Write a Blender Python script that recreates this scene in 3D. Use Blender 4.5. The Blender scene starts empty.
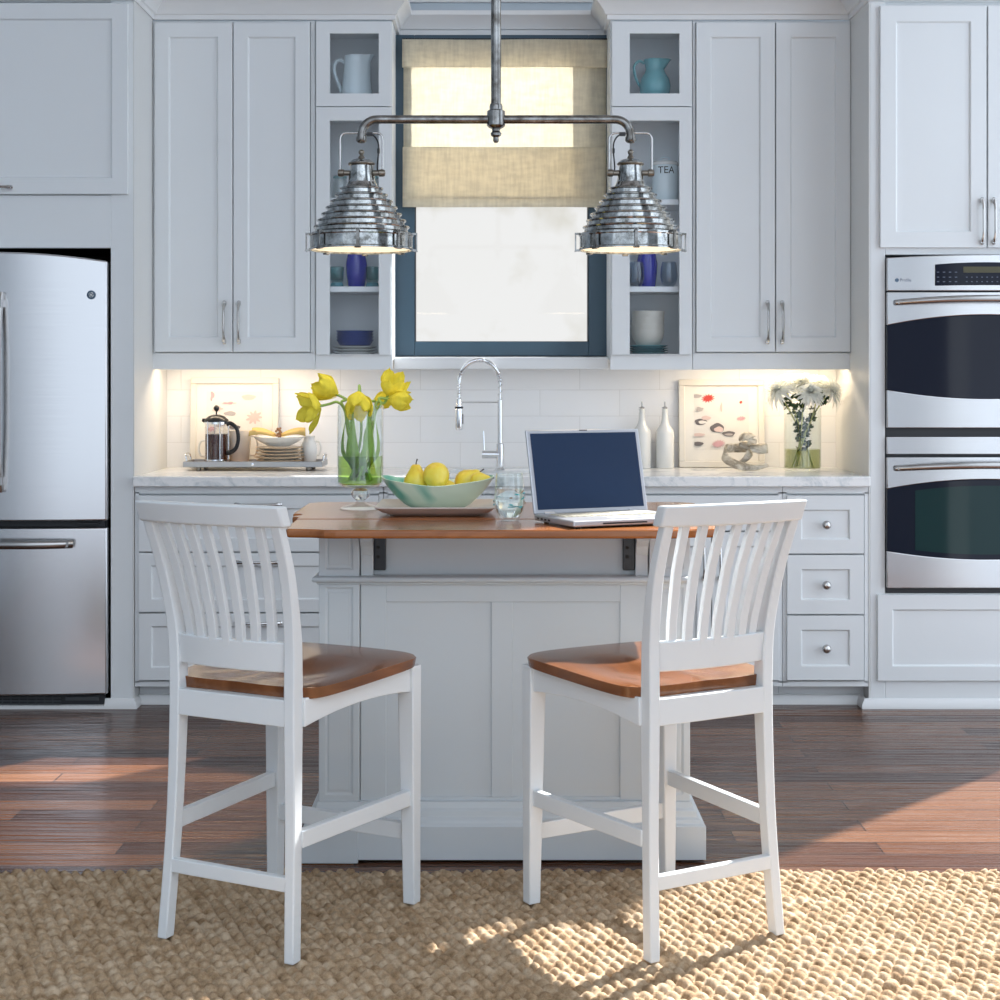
import bpy, bmesh, math, random
from mathutils import Vector, Matrix, Euler, noise
random.seed(7)
PI = math.pi
SC = bpy.context.scene
COL = SC.collection

# ------------------------------------------------------------------ camera
cd = bpy.data.cameras.new('camera'); cam = bpy.data.objects.new('camera', cd); COL.objects.link(cam)
cam.location = (0, 0, 1.30); cam.rotation_euler = (PI/2, 0, 0)
cd.sensor_width = 36; cd.lens = 57.6; cd.shift_y = -0.122; cd.clip_end = 200
SC.camera = cam
# ------------------------------------------------------------------ exposure
SC.view_settings.view_transform = 'Standard'; SC.view_settings.look = 'None'
SC.view_settings.exposure = 0.30; SC.view_settings.gamma = 1.0; SC.view_settings.use_curve_mapping = False
# ------------------------------------------------------------------ world: hazy bright sky, pale garden haze low on the far side
W = bpy.data.worlds.new('sky'); SC.world = W; W.use_nodes = True
wt = W.node_tree; wt.nodes.clear()
def wn(t, **k):
    n = wt.nodes.new(t)
    for a, b in k.items(): setattr(n, a, b)
    return n
w_out = wn('ShaderNodeOutputWorld'); w_bg = wn('ShaderNodeBackground'); wt.links.new(w_bg.outputs[0], w_out.inputs[0])
w_tc = wn('ShaderNodeTexCoord'); w_sep = wn('ShaderNodeSeparateXYZ'); wt.links.new(w_tc.outputs['Generated'], w_sep.inputs[0])
w_r1 = wn('ShaderNodeValToRGB')       # along Y: cool room side -> pale garden side
w_r1.color_ramp.elements[0].position = 0.42; w_r1.color_ramp.elements[0].color = (0.765, 0.865, 1.0, 1)
w_r1.color_ramp.elements[1].position = 0.80; w_r1.color_ramp.elements[1].color = (0.76, 0.745, 0.72, 1)
w_m = wn('ShaderNodeMath', operation='MULTIPLY_ADD'); w_m.inputs[1].default_value = 0.5; w_m.inputs[2].default_value = 0.5
wt.links.new(w_sep.outputs['Y'], w_m.inputs[0]); wt.links.new(w_m.outputs[0], w_r1.inputs[0])
w_no = wn('ShaderNodeTexNoise'); w_no.inputs['Scale'].default_value = 20; w_no.inputs['Detail'].default_value = 5
wt.links.new(w_tc.outputs['Generated'], w_no.inputs['Vector'])
w_r2 = wn('ShaderNodeValToRGB')       # faint mottling of distant foliage
w_r2.color_ramp.elements[0].position = 0.34; w_r2.color_ramp.elements[0].color = (0.84, 0.82, 0.76, 1)
w_r2.color_ramp.elements[1].position = 0.47; w_r2.color_ramp.elements[1].color = (1, 1, 1, 1)
wt.links.new(w_no.outputs[0], w_r2.inputs[0])
w_mx = wn('ShaderNodeMixRGB', blend_type='MULTIPLY'); w_mx.inputs[0].default_value = 1
wt.links.new(w_r1.outputs[0], w_mx.inputs[1]); wt.links.new(w_r2.outputs[0], w_mx.inputs[2])
w_r3 = wn('ShaderNodeMapRange'); w_r3.inputs[1].default_value = -0.17; w_r3.inputs[2].default_value = -0.11
w_r3.inputs[3].default_value = 0.72; w_r3.inputs[4].default_value = 1.25       # brighter to the right of straight back
wt.links.new(w_sep.outputs['X'], w_r3.inputs[0])
w_ax = wn('ShaderNodeMath', operation='ABSOLUTE'); wt.links.new(w_sep.outputs['X'], w_ax.inputs[0])
w_ad = wn('ShaderNodeMath', operation='ADD'); wt.links.new(w_ax.outputs[0], w_ad.inputs[0]); wt.links.new(w_sep.outputs['Z'], w_ad.inputs[1])
w_sd = wn('ShaderNodeMapRange'); w_sd.inputs[1].default_value = .15; w_sd.inputs[2].default_value = .75; w_sd.inputs[3].default_value = .98; w_sd.inputs[4].default_value = 1.68
wt.links.new(w_ad.outputs[0], w_sd.inputs[0])
w_ml = wn('ShaderNodeMath', operation='MULTIPLY'); wt.links.new(w_sd.outputs[0], w_ml.inputs[0]); wt.links.new(w_r3.outputs[0], w_ml.inputs[1])
w_fr = wn('ShaderNodeMapRange'); w_fr.inputs[1].default_value = -0.05; w_fr.inputs[2].default_value = 0.1
wt.links.new(w_sep.outputs['Y'], w_fr.inputs[0])
w_bm = wn('ShaderNodeMix'); wt.links.new(w_fr.outputs[0], w_bm.inputs[0]); wt.links.new(w_ml.outputs[0], w_bm.inputs[2]); w_bm.inputs[3].default_value = 1.0
w_st = wn('ShaderNodeMath', operation='MULTIPLY'); w_st.inputs[1].default_value = 0.96
wt.links.new(w_bm.outputs[0], w_st.inputs[0])
wt.links.new(w_mx.outputs[0], w_bg.inputs[0]); wt.links.new(w_st.outputs[0], w_bg.inputs[1])
# ------------------------------------------------------------------ sun: from behind the right of the room, high
sd = bpy.data.lights.new('sun', 'SUN'); sun = bpy.data.objects.new('sun', sd); COL.objects.link(sun)
sd.energy = 12.5; sd.angle = math.radians(0.9); sd.color = (1.0, 0.985, 0.965)
SUNDIR = Vector((-0.69*math.cos(math.radians(40)), -0.724*math.cos(math.radians(40)), -math.sin(math.radians(40))))
sun.rotation_euler = SUNDIR.to_track_quat('-Z', 'Y').to_euler(); sun.location = (4, 8, 6)

# ------------------------------------------------------------------ helpers
ORI = {}
def origin(p): return ORI.get(p.name, Vector((0, 0, 0))) if p is not None else Vector((0, 0, 0))
def thing(name, label, cat, loc=(0, 0, 0), group=None):
    o = bpy.data.objects.new(name, None); COL.objects.link(o); o.location = loc; o.empty_display_size = 0.05
    o['label'] = label; o['category'] = cat
    if group: o['group'] = group
    ORI[o.name] = Vector(loc); return o
def tag(o, label, cat, group=None):
    o['label'] = label; o['category'] = cat
    if group: o['group'] = group
    return o
def obj(name, bm, mat, parent=None, smooth=30, bevel=0, seg=2, label=None, loc=None):
    org = origin(parent) if loc is None else Vector(loc)
    bmesh.ops.recalc_face_normals(bm, faces=bm.faces)
    me = bpy.data.meshes.new(name); bm.to_mesh(me); bm.free()
    if org.length: me.transform(Matrix.Translation(-org))
    me.materials.append(mat)
    if smooth:
        me.polygons.foreach_set('use_smooth', [True]*len(me.polygons)); me.set_sharp_from_angle(angle=math.radians(smooth))
    o = bpy.data.objects.new(name, me); COL.objects.link(o)
    if parent is not None: o.parent = parent; ORI[o.name] = org
    elif loc is not None: o.location = org; ORI[o.name] = org
    if bevel:
        b = o.modifiers.new('bevel', 'BEVEL'); b.width = bevel; b.segments = seg; b.limit_method = 'ANGLE'; b.angle_limit = math.radians(35)
    if label: o['label'] = label
    return o
def struct(name, bm, mat, **k):
    o = obj(name, bm, mat, **k); o['kind'] = 'structure'; return o
def B(): return bmesh.new()
def box(bm, x0, x1, y0, y1, z0, z1, mat=None):
    vs = [bm.verts.new((x, y, z)) for x in (x0, x1) for y in (y0, y1) for z in (z0, z1)]
    for f in ((0,1,3,2), (4,6,7,5), (0,4,5,1), (2,3,7,6), (0,2,6,4), (1,5,7,3)): bm.faces.new([vs[i] for i in f])
    if mat is not None:
        for v in vs: v.co = mat @ v.co
    return vs
def boxc(bm, c, s, rot=None):
    m = Matrix.Translation(c) @ (rot.to_4x4() if rot is not None else Matrix.Identity(4))
    return box(bm, -s[0]/2, s[0]/2, -s[1]/2, s[1]/2, -s[2]/2, s[2]/2, m)
def lathe(bm, prof, c=(0, 0, 0), seg=32, mat=None, sx=1, sy=1, close=False):
    c = Vector(c); rings = []; nv = []
    for r, z in prof:
        if r < 1e-6:
            v = bm.verts.new((0, 0, z)); rings.append([v]); nv.append(v)
        else:
            rg = [bm.verts.new((r*sx*math.cos(2*PI*i/seg), r*sy*math.sin(2*PI*i/seg), z)) for i in range(seg)]
            rings.append(rg); nv += rg
    if close: rings.append(rings[0])
    for a, b in zip(rings, rings[1:]):
        for i in range(seg):
            j = (i+1) % seg
            if len(a) == 1 and len(b) == 1: break
            if len(a) == 1: bm.faces.new((a[0], b[i], b[j]))
            elif len(b) == 1: bm.faces.new((a[i], a[j], b[0]))
            else: bm.faces.new((a[i], a[j], b[j], b[i]))
    for v in nv: v.co = (mat @ v.co if mat is not None else v.co) + c
    return nv
def tube(bm, pts, r, seg=10, caps=True, flat=None):
    pts = [Vector(p) for p in pts]; n = len(pts)
    rs = r if isinstance(r, (list, tuple)) else [r]*n
    tg = [(pts[min(i+1, n-1)] - pts[max(i-1, 0)]).normalized() for i in range(n)]
    up = Vector((0, 0, 1)) if abs(tg[0].z) < .9 else Vector((1, 0, 0))
    u = (up - tg[0]*up.dot(tg[0])).normalized(); rings = []
    for i in range(n):
        u = (u - tg[i]*u.dot(tg[i]))
        u = u.normalized() if u.length > 1e-6 else tg[i].orthogonal().normalized()
        w = tg[i].cross(u); fl = flat or (1, 1)
        rings.append([bm.verts.new(pts[i] + (u*math.cos(2*PI*k/seg)*fl[0] + w*math.sin(2*PI*k/seg)*fl[1])*rs[i]) for k in range(seg)])
    for a, b in zip(rings, rings[1:]):
        for k in range(seg): bm.faces.new((a[k], a[(k+1) % seg], b[(k+1) % seg], b[k]))
    if caps: bm.faces.new(rings[0][::-1]); bm.faces.new(rings[-1])
def prism(bm, poly, z0, z1, ax='z'):
    def P(a, b, c): return {'z': (a, b, c), 'y': (a, c, b), 'x': (c, a, b)}[ax]
    lo = [bm.verts.new(P(a, b, z0)) for a, b in poly]; hi = [bm.verts.new(P(a, b, z1)) for a, b in poly]
    n = len(poly); bm.faces.new(lo[::-1]); bm.faces.new(hi)
    for i in range(n): bm.faces.new((lo[i], lo[(i+1) % n], hi[(i+1) % n], hi[i]))
def cr(pts, n=6):
    pts = [Vector(p) for p in pts]; P = [pts[0]*2-pts[1]] + pts + [pts[-1]*2-pts[-2]]; out = []
    for i in range(1, len(P)-2):
        for k in range(n):
            t = k/n; a, b, c, d = P[i-1], P[i], P[i+1], P[i+2]
            out.append(0.5*((2*b)+(c-a)*t+(2*a-5*b+4*c-d)*t*t+(-a+3*b-3*c+d)*t**3))
    return out + [pts[-1]]
def sweep(bm, path, prof):
    """profile [(out, z)] swept along a plan polyline; out points to the right-hand side of travel, corners mitred"""
    P = [Vector((x, y)) for x, y in path]; n = len(P); rings = []
    for i in range(n):
        d1 = (P[i]-P[i-1]).normalized() if i else (P[1]-P[0]).normalized()
        d2 = (P[i+1]-P[i]).normalized() if i < n-1 else d1
        n1 = Vector((d1.y, -d1.x)); n2 = Vector((d2.y, -d2.x)); m = (n1+n2).normalized(); k = 1/max(m.dot(n1), .2)
        rings.append([bm.verts.new((P[i].x+m.x*o*k, P[i].y+m.y*o*k, z)) for o, z in prof])
    q = len(prof)
    for a, b in zip(rings, rings[1:]):
        for k in range(q): bm.faces.new((a[k], a[(k+1) % q], b[(k+1) % q], b[k]))
    bm.faces.new(rings[0]); bm.faces.new(rings[-1][::-1])
def colsweep(bm, pts, sizes):
    """stack of horizontal rectangles: pts (x,y,z), sizes (w,d)"""
    rg = []
    for (x, y, z), (w, d) in zip(pts, sizes):
        rg.append([bm.verts.new((x+a*w/2, y+b*d/2, z)) for a, b in ((-1, -1), (1, -1), (1, 1), (-1, 1))])
    for a, b in zip(rg, rg[1:]):
        for k in range(4): bm.faces.new((a[k], a[(k+1) % 4], b[(k+1) % 4], b[k]))
    bm.faces.new(rg[0][::-1]); bm.faces.new(rg[-1])
def panelbox(bm, a0, a1, b0, b1, front, back, fr, rec, P):
    """board whose front has a recessed centre panel; P(a, b, depth) -> point"""
    def rg(i, d): return [bm.verts.new(P(a, b, d)) for a, b in ((a0+i, b0+i), (a1-i, b0+i), (a1-i, b1-i), (a0+i, b1-i))]
    R = [rg(0, back), rg(0, front)]
    if rec: R += [rg(fr, front), rg(fr+.004, front+(rec if back > front else -rec))]
    for p, q in zip(R, R[1:]):
        for k in range(4): bm.faces.new((p[k], p[(k+1) % 4], q[(k+1) % 4], q[k]))
    bm.faces.new(R[0]); bm.faces.new(R[-1])
def shaker(bm, x0, x1, z0, z1, y, th=0.02, fr=0.055, rec=0.009):
    panelbox(bm, x0, x1, z0, z1, y, y+th, fr, rec, lambda a, b, d: (a, d, b))
def sidepanel(bm, x, s, y0, y1, z0, z1, fr=.05, rec=.006):
    panelbox(bm, y0, y1, z0, z1, x, x-s*.02, fr, rec, lambda a, b, d: (d, a, b))
def dup(root, loc=None, rz=None, label=None, parent=None):
    c = root.copy(); COL.objects.link(c)
    if parent is not None: c.parent = parent
    if loc is not None: c.location = loc
    if rz is not None: c.rotation_euler = (0, 0, rz)
    if label: c['label'] = label
    for ch in list(root.children): dup(ch, parent=c)
    return c

# ------------------------------------------------------------------ materials
def mat(name, col=(.8, .8, .8), rough=.5, metal=0, spec=.5, trans=0, ior=1.45, coat=0, emit=None, es=1, sub=0, alpha=1):
    m = bpy.data.materials.new(name); m.use_nodes = True; b = m.node_tree.nodes['Principled BSDF']
    b.inputs['Base Color'].default_value = (*col, 1); b.inputs['Roughness'].default_value = rough
    b.inputs['Metallic'].default_value = metal; b.inputs['Specular IOR Level'].default_value = spec
    b.inputs['Transmission Weight'].default_value = trans; b.inputs['IOR'].default_value = ior
    b.inputs['Coat Weight'].default_value = coat; b.inputs['Coat Roughness'].default_value = .08
    b.inputs['Subsurface Weight'].default_value = sub; b.inputs['Subsurface Radius'].default_value = (.01, .008, .004)
    if emit: b.inputs['Emission Color'].default_value = (*emit, 1); b.inputs['Emission Strength'].default_value = es
    return m
def nd(m, t, **k):
    n = m.node_tree.nodes.new(t)
    for a, b in k.items(): setattr(n, a, b)
    return n
def lk(m, a, b): m.node_tree.links.new(a, b)
def bsdf(m): return m.node_tree.nodes['Principled BSDF']
def coords(m, scale=(1, 1, 1), kind='Object', rot=(0, 0, 0)):
    tc = nd(m, 'ShaderNodeTexCoord'); mp = nd(m, 'ShaderNodeMapping'); mp.inputs['Scale'].default_value = scale; mp.inputs['Rotation'].default_value = rot
    lk(m, tc.outputs[kind], mp.inputs[0]); return mp.outputs[0]
def noi(m, vec, scale, detail=3, rough=.5, dist=0):
    n = nd(m, 'ShaderNodeTexNoise'); n.inputs['Scale'].default_value = scale; n.inputs['Detail'].default_value = detail
    n.inputs['Roughness'].default_value = rough; n.inputs['Distortion'].default_value = dist; lk(m, vec, n.inputs['Vector']); return n.outputs[0]
def ramp(m, fac, stops):
    r = nd(m, 'ShaderNodeValToRGB'); e = r.color_ramp.elements
    while len(e) < len(stops): e.new(.5)
    for el, (p, c) in zip(e, stops): el.position = p; el.color = (*c, 1)
    lk(m, fac, r.inputs[0]); return r.outputs[0]
def bump(m, h, strength=.3, dist=.01, prev=None):
    b = nd(m, 'ShaderNodeBump'); b.inputs['Strength'].default_value = strength; b.inputs['Distance'].default_value = dist
    lk(m, h, b.inputs['Height'])
    if prev is not None: lk(m, prev, b.inputs['Normal'])
    lk(m, b.outputs[0], bsdf(m).inputs['Normal']); return b.outputs[0]
def paint(name, col, rough=.42):
    m = mat(name, col, rough); v = coords(m); n = noi(m, v, 60, 2); bump(m, n, .05, .002)
    r = ramp(m, noi(m, v, 1.5, 3), [(.3, tuple(c*.97 for c in col)), (.7, col)]); lk(m, r, bsdf(m).inputs['Base Color']); return m
cab_paint = paint('cabinet_paint', (.75, .775, .785), .38)
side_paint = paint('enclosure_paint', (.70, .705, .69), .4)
wall_paint = paint('wall_paint', (.52, .58, .63), .6)
trim_paint = paint('trim_paint', (.77, .78, .78), .4)
stool_paint = paint('stool_paint', (.68, .71, .725), .32)
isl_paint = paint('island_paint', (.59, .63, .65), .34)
ceil_paint = paint('ceiling_paint', (.8, .8, .8), .7)
# wood floor
floor_m = mat('wood_floor', rough=.3)
v = coords(floor_m)
br = nd(floor_m, 'ShaderNodeTexBrick'); lk(floor_m, v, br.inputs['Vector']); br.offset = .37; br.offset_frequency = 2; br.squash = 1
for k, x in (('Scale', 1), ('Mortar Size', .0022), ('Mortar Smooth', .1), ('Bias', 0), ('Brick Width', 1.05), ('Row Height', .112)): br.inputs[k].default_value = x
br.inputs['Color1'].default_value = (0, 0, 0, 1); br.inputs['Color2'].default_value = (1, 1, 1, 1); br.inputs['Mortar'].default_value = (.5, .5, .5, 1)
vs = coords(floor_m, (1.2, 22, 1)); g = noi(floor_m, vs, 2.5, 5, .6, .6)
mixv = nd(floor_m, 'ShaderNodeMath', operation='MULTIPLY_ADD'); mixv.inputs[1].default_value = .55; lk(floor_m, br.outputs['Color'], mixv.inputs[0])
gm = nd(floor_m, 'ShaderNodeMath', operation='MULTIPLY'); gm.inputs[1].default_value = .55; lk(floor_m, g, gm.inputs[0]); lk(floor_m, gm.outputs[0], mixv.inputs[2])
c = ramp(floor_m, mixv.outputs[0], [(.1, (.030, .012, .007)), (.4, (.072, .027, .013)), (.65, (.125, .052, .025)), (.95, (.22, .105, .055))])
mm = nd(floor_m, 'ShaderNodeMixRGB'); lk(floor_m, br.outputs['Fac'], mm.inputs[0]); lk(floor_m, c, mm.inputs[1]); mm.inputs[2].default_value = (.012, .007, .005, 1)
lk(floor_m, mm.outputs[0], bsdf(floor_m).inputs['Base Color'])
vr = coords(floor_m, (.5, 9, 1)); rip = noi(floor_m, vr, 4.2, 2)
b1 = bump(floor_m, rip, .8, .012)
inv = nd(floor_m, 'ShaderNodeMath', operation='SUBTRACT'); inv.inputs[0].default_value = 1; lk(floor_m, br.outputs['Fac'], inv.inputs[1])
bump(floor_m, inv.outputs[0], .6, .003, b1)
bsdf(floor_m).inputs['Roughness'].default_value = .22
# varnished table/seat wood
def wood(name, dark, mid, light, sc=(1, 7, 7), rough=.22, coat=.5, grain=2.2):
    m = mat(name, mid, rough, coat=coat); v = coords(m, sc); n = noi(m, v, grain, 5, .55, 1.0)
    lk(m, ramp(m, n, [(.28, dark), (.5, mid), (.72, light)]), bsdf(m).inputs['Base Color']); bump(m, n, .05, .002); return m
table_wood = wood('cherry_wood', (.145, .042, .010), (.26, .085, .021), (.39, .145, .042), rough=.24, coat=.2)
seat_wood = wood('seat_wood', (.10, .034, .011), (.17, .060, .020), (.25, .095, .036), sc=(6, 1, 6), rough=.26, coat=.3)
pale_wood = wood('tray_wood', (.34, .20, .10), (.48, .30, .17), (.6, .42, .26), rough=.5, coat=0)
# marble
marble = mat('marble', rough=.22)
v = coords(marble); n = noi(marble, v, 5, 8, .62, 1.6); n2 = noi(marble, v, 38, 4, .6)
ad = nd(marble, 'ShaderNodeMath', operation='MULTIPLY_ADD'); ad.inputs[1].default_value = .45; lk(marble, n2, ad.inputs[0]); lk(marble, n, ad.inputs[2])
lk(marble, ramp(marble, ad.outputs[0], [(.46, (.32, .36, .39)), (.60, (.62, .65, .66)), (.74, (.84, .84, .83))]), bsdf(marble).inputs['Base Color'])
# wall tile
tile = mat('subway_tile', rough=.18)
v = coords(tile, (1, 1, 1), rot=(PI/2, 0, 0))
sp = nd(tile, 'ShaderNodeSeparateXYZ'); cb = nd(tile, 'ShaderNodeCombineXYZ'); tcn = nd(tile, 'ShaderNodeTexCoord')
lk(tile, tcn.outputs['Object'], sp.inputs[0]); lk(tile, sp.outputs['X'], cb.inputs[0]); lk(tile, sp.outputs['Z'], cb.inputs[1])
tb = nd(tile, 'ShaderNodeTexBrick'); lk(tile, cb.outputs[0], tb.inputs['Vector']); tb.offset = .5
for k, x in (('Scale', 1), ('Mortar Size', .0016), ('Mortar Smooth', .3), ('Brick Width', .345), ('Row Height', .1135)): tb.inputs[k].default_value = x
tb.inputs['Color1'].default_value = (.90, .89, .88, 1); tb.inputs['Color2'].default_value = (.87, .87, .87, 1); tb.inputs['Mortar'].default_value = (.76, .75, .74, 1)
lk(tile, tb.outputs['Color'], bsdf(tile).inputs['Base Color'])
iv = nd(tile, 'ShaderNodeMath', operation='SUBTRACT'); iv.inputs[0].default_value = 1; lk(tile, tb.outputs['Fac'], iv.inputs[1]); bump(tile, iv.outputs[0], .4, .002)
# metals
def brushed(name, col, rough, sc):
    m = mat(name, col, rough, 1); v = coords(m, sc); n = noi(m, v, 3, 2)
    lk(m, ramp(m, n, [(.2, tuple(c*.97 for c in col)), (.8, tuple(min(1, c*1.02) for c in col))]), bsdf(m).inputs['Base Color'])
    return m
steel = brushed('stainless_steel', (.64, .64, .65), .2, (1, 1, 90))
steel_h = mat('satin_steel', (.42, .41, .40), .22, 1)
chrome = mat('chrome', (.82, .83, .85), .08, 1)
pewter = mat('antique_pewter', (.36, .36, .35), .24, 1)
v = coords(pewter); n = noi(pewter, v, 28, 4, .6)
lk(pewter, ramp(pewter, n, [(.32, (.11, .10, .088)), (.52, (.25, .245, .235)), (.7, (.38, .385, .38))]), bsdf(pewter).inputs['Base Color'])
bronze = mat('dark_bronze', (.24, .215, .18), .3, 1)
shade_m = mat('polished_aluminium', (.50, .53, .54), .13, 1)
v = coords(shade_m); n = noi(shade_m, v, 40, 4, .7)
lk(shade_m, ramp(shade_m, n, [(.35, (.15, .15, .14)), (.5, (.36, .37, .365)), (.7, (.56, .575, .57))]), bsdf(shade_m).inputs['Base Color'])
galv = mat('zinc', (.40, .41, .42), .42, 1)
hard = mat('hardware_nickel', (.55, .54, .53), .22, 1)
# glass
def thin_glass(name, tint=(1, 1, 1), refl=1.0):
    m = bpy.data.materials.new(name); m.use_nodes = True; t = m.node_tree; t.nodes.clear()
    o = t.nodes.new('ShaderNodeOutputMaterial'); mx = t.nodes.new('ShaderNodeMixShader'); tr = t.nodes.new('ShaderNodeBsdfTransparent'); gl = t.nodes.new('ShaderNodeBsdfGlossy')
    lw = t.nodes.new('ShaderNodeLayerWeight'); lw.inputs[0].default_value = .5
    pw = t.nodes.new('ShaderNodeMath'); pw.operation = 'POWER'; pw.inputs[1].default_value = 4.5; t.links.new(lw.outputs['Facing'], pw.inputs[0])
    fr = t.nodes.new('ShaderNodeMath'); fr.operation = 'MULTIPLY_ADD'; fr.inputs[1].default_value = .75*refl; fr.inputs[2].default_value = .035*refl; t.links.new(pw.outputs[0], fr.inputs[0]); tr.inputs[0].default_value = (*tint, 1); gl.inputs['Roughness'].default_value = .02; gl.inputs[0].default_value = (1, 1, 1, 1)
    t.links.new(fr.outputs[0], mx.inputs[0]); t.links.new(tr.outputs[0], mx.inputs[1]); t.links.new(gl.outputs[0], mx.inputs[2]); t.links.new(mx.outputs[0], o.inputs[0]); return m
pane_m = thin_glass('pane_glass', (.98, .99, 1), .3)
ware_m = thin_glass('clear_glass', (.955, .975, .97), 1.6)
teal_glass = thin_glass('teal_tinted_glass', (.62, .80, .80))
press_glass = thin_glass('press_glass', (.93, .93, .93))
crystal = mat('crystal', (1, 1, 1), .0, trans=1, ior=1.45)
water_m = thin_glass('vase_water', (.66, .80, .35)); clear_water = mat('water', (.97, 1, 1), 0, trans=1, ior=1.33)
murky_water = thin_glass('murky_water', (.72, .74, .50))
# plain ones
black = mat('black_plastic', (.012, .012, .014), .3)
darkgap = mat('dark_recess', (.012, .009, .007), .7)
grille_m = mat('grille_plastic', (.02, .022, .026), .45)
ovenglass = mat('oven_glass', (.010, .013, .024), .06, spec=.3)
oveninner = mat('oven_window', (.012, .035, .036), .05, spec=.3)
panel_black = mat('control_glass', (.008, .011, .022), .1, spec=.25)
lcd = mat('lcd_olive', (.07, .065, .03), .3); keym = mat('key_print', (.10, .12, .17), .5)
winframe = paint('window_frame_blue', (.040, .082, .118), .35)
sashm = mat('sash_black', (.012, .013, .016), .3)
cer_white = mat('white_ceramic', (.78, .78, .75), .15, coat=.4)
cer_cream = mat('cream_ceramic', (.76, .69, .60), .25)
cer_blue = mat('cobalt_glaze', (.012, .016, .34), .1, coat=.5)
cer_navy = mat('navy_glaze', (.022, .045, .22), .3)
cer_teal = mat('turquoise_glaze', (.16, .42, .46), .15, coat=.5)
cer_tealp = mat('teal_plate_glaze', (.08, .24, .28), .2)
cer_pale = mat('pale_blue_ceramic', (.74, .84, .87), .18, coat=.4)
cer_beige = mat('beige_stoneware', (.58, .56, .50), .4)
cer_tan = mat('tan_stoneware', (.55, .38, .22), .35)
letter = mat('black_lettering', (.01, .01, .01), .5)
frame_m = mat('cream_frame', (.74, .70, .62), .45); matbd = mat('mat_board', (.78, .75, .69), .8); paper = mat('print_paper', (.72, .69, .64), .8)
ink_red = mat('ink_red', (.52, .06, .05), .8); ink_pink = mat('ink_pink', (.62, .36, .38), .8); ink_grey = mat('ink_grey', (.15, .135, .14), .8); ink_pale = mat('ink_pale_grey', (.42, .38, .37), .8); ink_blush = mat('ink_blush', (.65, .50, .46), .8)
def fabric(name, col, tcol, w=.5, sc=260):
    m = bpy.data.materials.new(name); m.use_nodes = True; t = m.node_tree; t.nodes.clear()
    o = t.nodes.new('ShaderNodeOutputMaterial'); mx = t.nodes.new('ShaderNodeMixShader'); d = t.nodes.new('ShaderNodeBsdfDiffuse'); tr = t.nodes.new('ShaderNodeBsdfTranslucent')
    mx.inputs[0].default_value = w; tc = t.nodes.new('ShaderNodeTexCoord'); mp = t.nodes.new('ShaderNodeMapping'); mp.inputs['Scale'].default_value = (.35, 1, 1)
    n = t.nodes.new('ShaderNodeTexNoise'); n.inputs['Scale'].default_value = 55; n.inputs['Detail'].default_value = 4
    mp2 = t.nodes.new('ShaderNodeMapping'); mp2.inputs['Scale'].default_value = (1, 1, .12)
    n2 = t.nodes.new('ShaderNodeTexNoise'); n2.inputs['Scale'].default_value = 90
    t.links.new(tc.outputs['Object'], mp.inputs[0]); t.links.new(mp.outputs[0], n.inputs['Vector']); t.links.new(tc.outputs['Object'], mp2.inputs[0]); t.links.new(mp2.outputs[0], n2.inputs['Vector'])
    a = t.nodes.new('ShaderNodeMath'); a.operation = 'ADD'; t.links.new(n.outputs[0], a.inputs[0]); t.links.new(n2.outputs[0], a.inputs[1])
    for sh, cc in ((d, col), (tr, tcol)):
        r = t.nodes.new('ShaderNodeMapRange'); r.inputs[1].default_value = .75; r.inputs[2].default_value = 1.25; r.inputs[3].default_value = .90; r.inputs[4].default_value = 1.06
        t.links.new(a.outputs[0], r.inputs[0]); v = t.nodes.new('ShaderNodeVectorMath'); v.operation = 'SCALE'; v.inputs[0].default_value = cc
        t.links.new(r.outputs[0], v.inputs['Scale']); t.links.new(v.outputs[0], sh.inputs[0])
    t.links.new(d.outputs[0], mx.inputs[1]); t.links.new(tr.outputs[0], mx.inputs[2]); t.links.new(mx.outputs[0], o.inputs[0]); return m
linen = fabric('linen_blind', (.92, .86, .71), (.90, .85, .74), .58)
petal_y = fabric('tulip_petal', (.90, .80, .10), (.98, .86, .12), .35, 80)
petal_w = fabric('mum_petal', (.95, .96, .91), (.97, .98, .93), .4, 80)
leaf_m = fabric('green_leaf', (.36, .56, .14), (.50, .72, .16), .4, 60)
stem_m = mat('stem_green', (.30, .44, .12), .45); dark_leaf = mat('dark_leaf', (.035, .075, .03), .5); stem_pale = mat('pale_stem', (.55, .58, .22), .45)
pear_m = mat('pear_skin', (.72, .52, .05), .32, sub=.1)
v = coords(pear_m); n = noi(pear_m, v, 12, 4, .6); lk(pear_m, ramp(pear_m, n, [(.35, (.72, .46, .035)), (.52, (.84, .66, .07)), (.7, (.84, .72, .14))]), bsdf(pear_m).inputs['Base Color'])
stalk_m = mat('pear_stalk', (.03, .02, .012), .6)
seaglass = mat('seaglass_bowl', (.50, .70, .55), .3)
v = coords(seaglass, (1, 1, 1)); n = noi(seaglass, v, 9, 1, .4, .4); lk(seaglass, ramp(seaglass, n, [(.34, (.12, .42, .32)), (.43, (.42, .66, .52)), (.52, (.68, .82, .66))]), bsdf(seaglass).inputs['Base Color'])
plate_m = mat('square_plate', (.68, .60, .54), .3); coffee_m = mat('coffee', (.055, .012, .008), .15)
napkin_m = mat('yellow_napkin', (.66, .46, .16), .8); knot_m = mat('berry_ring', (.32, .17, .09), .6)
silver = mat('laptop_aluminium', (.50, .51, .54), .32, .6); keyb = mat('laptop_keys', (.56, .53, .44), .5)
screen_m = mat('laptop_screen', (.015, .032, .074), .16, spec=.6)
stone_m = mat('shell_stone', rough=.3); v = coords(stone_m, (1, 1, 2)); n = noi(stone_m, v, 14, 5, .6, 1)
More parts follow.
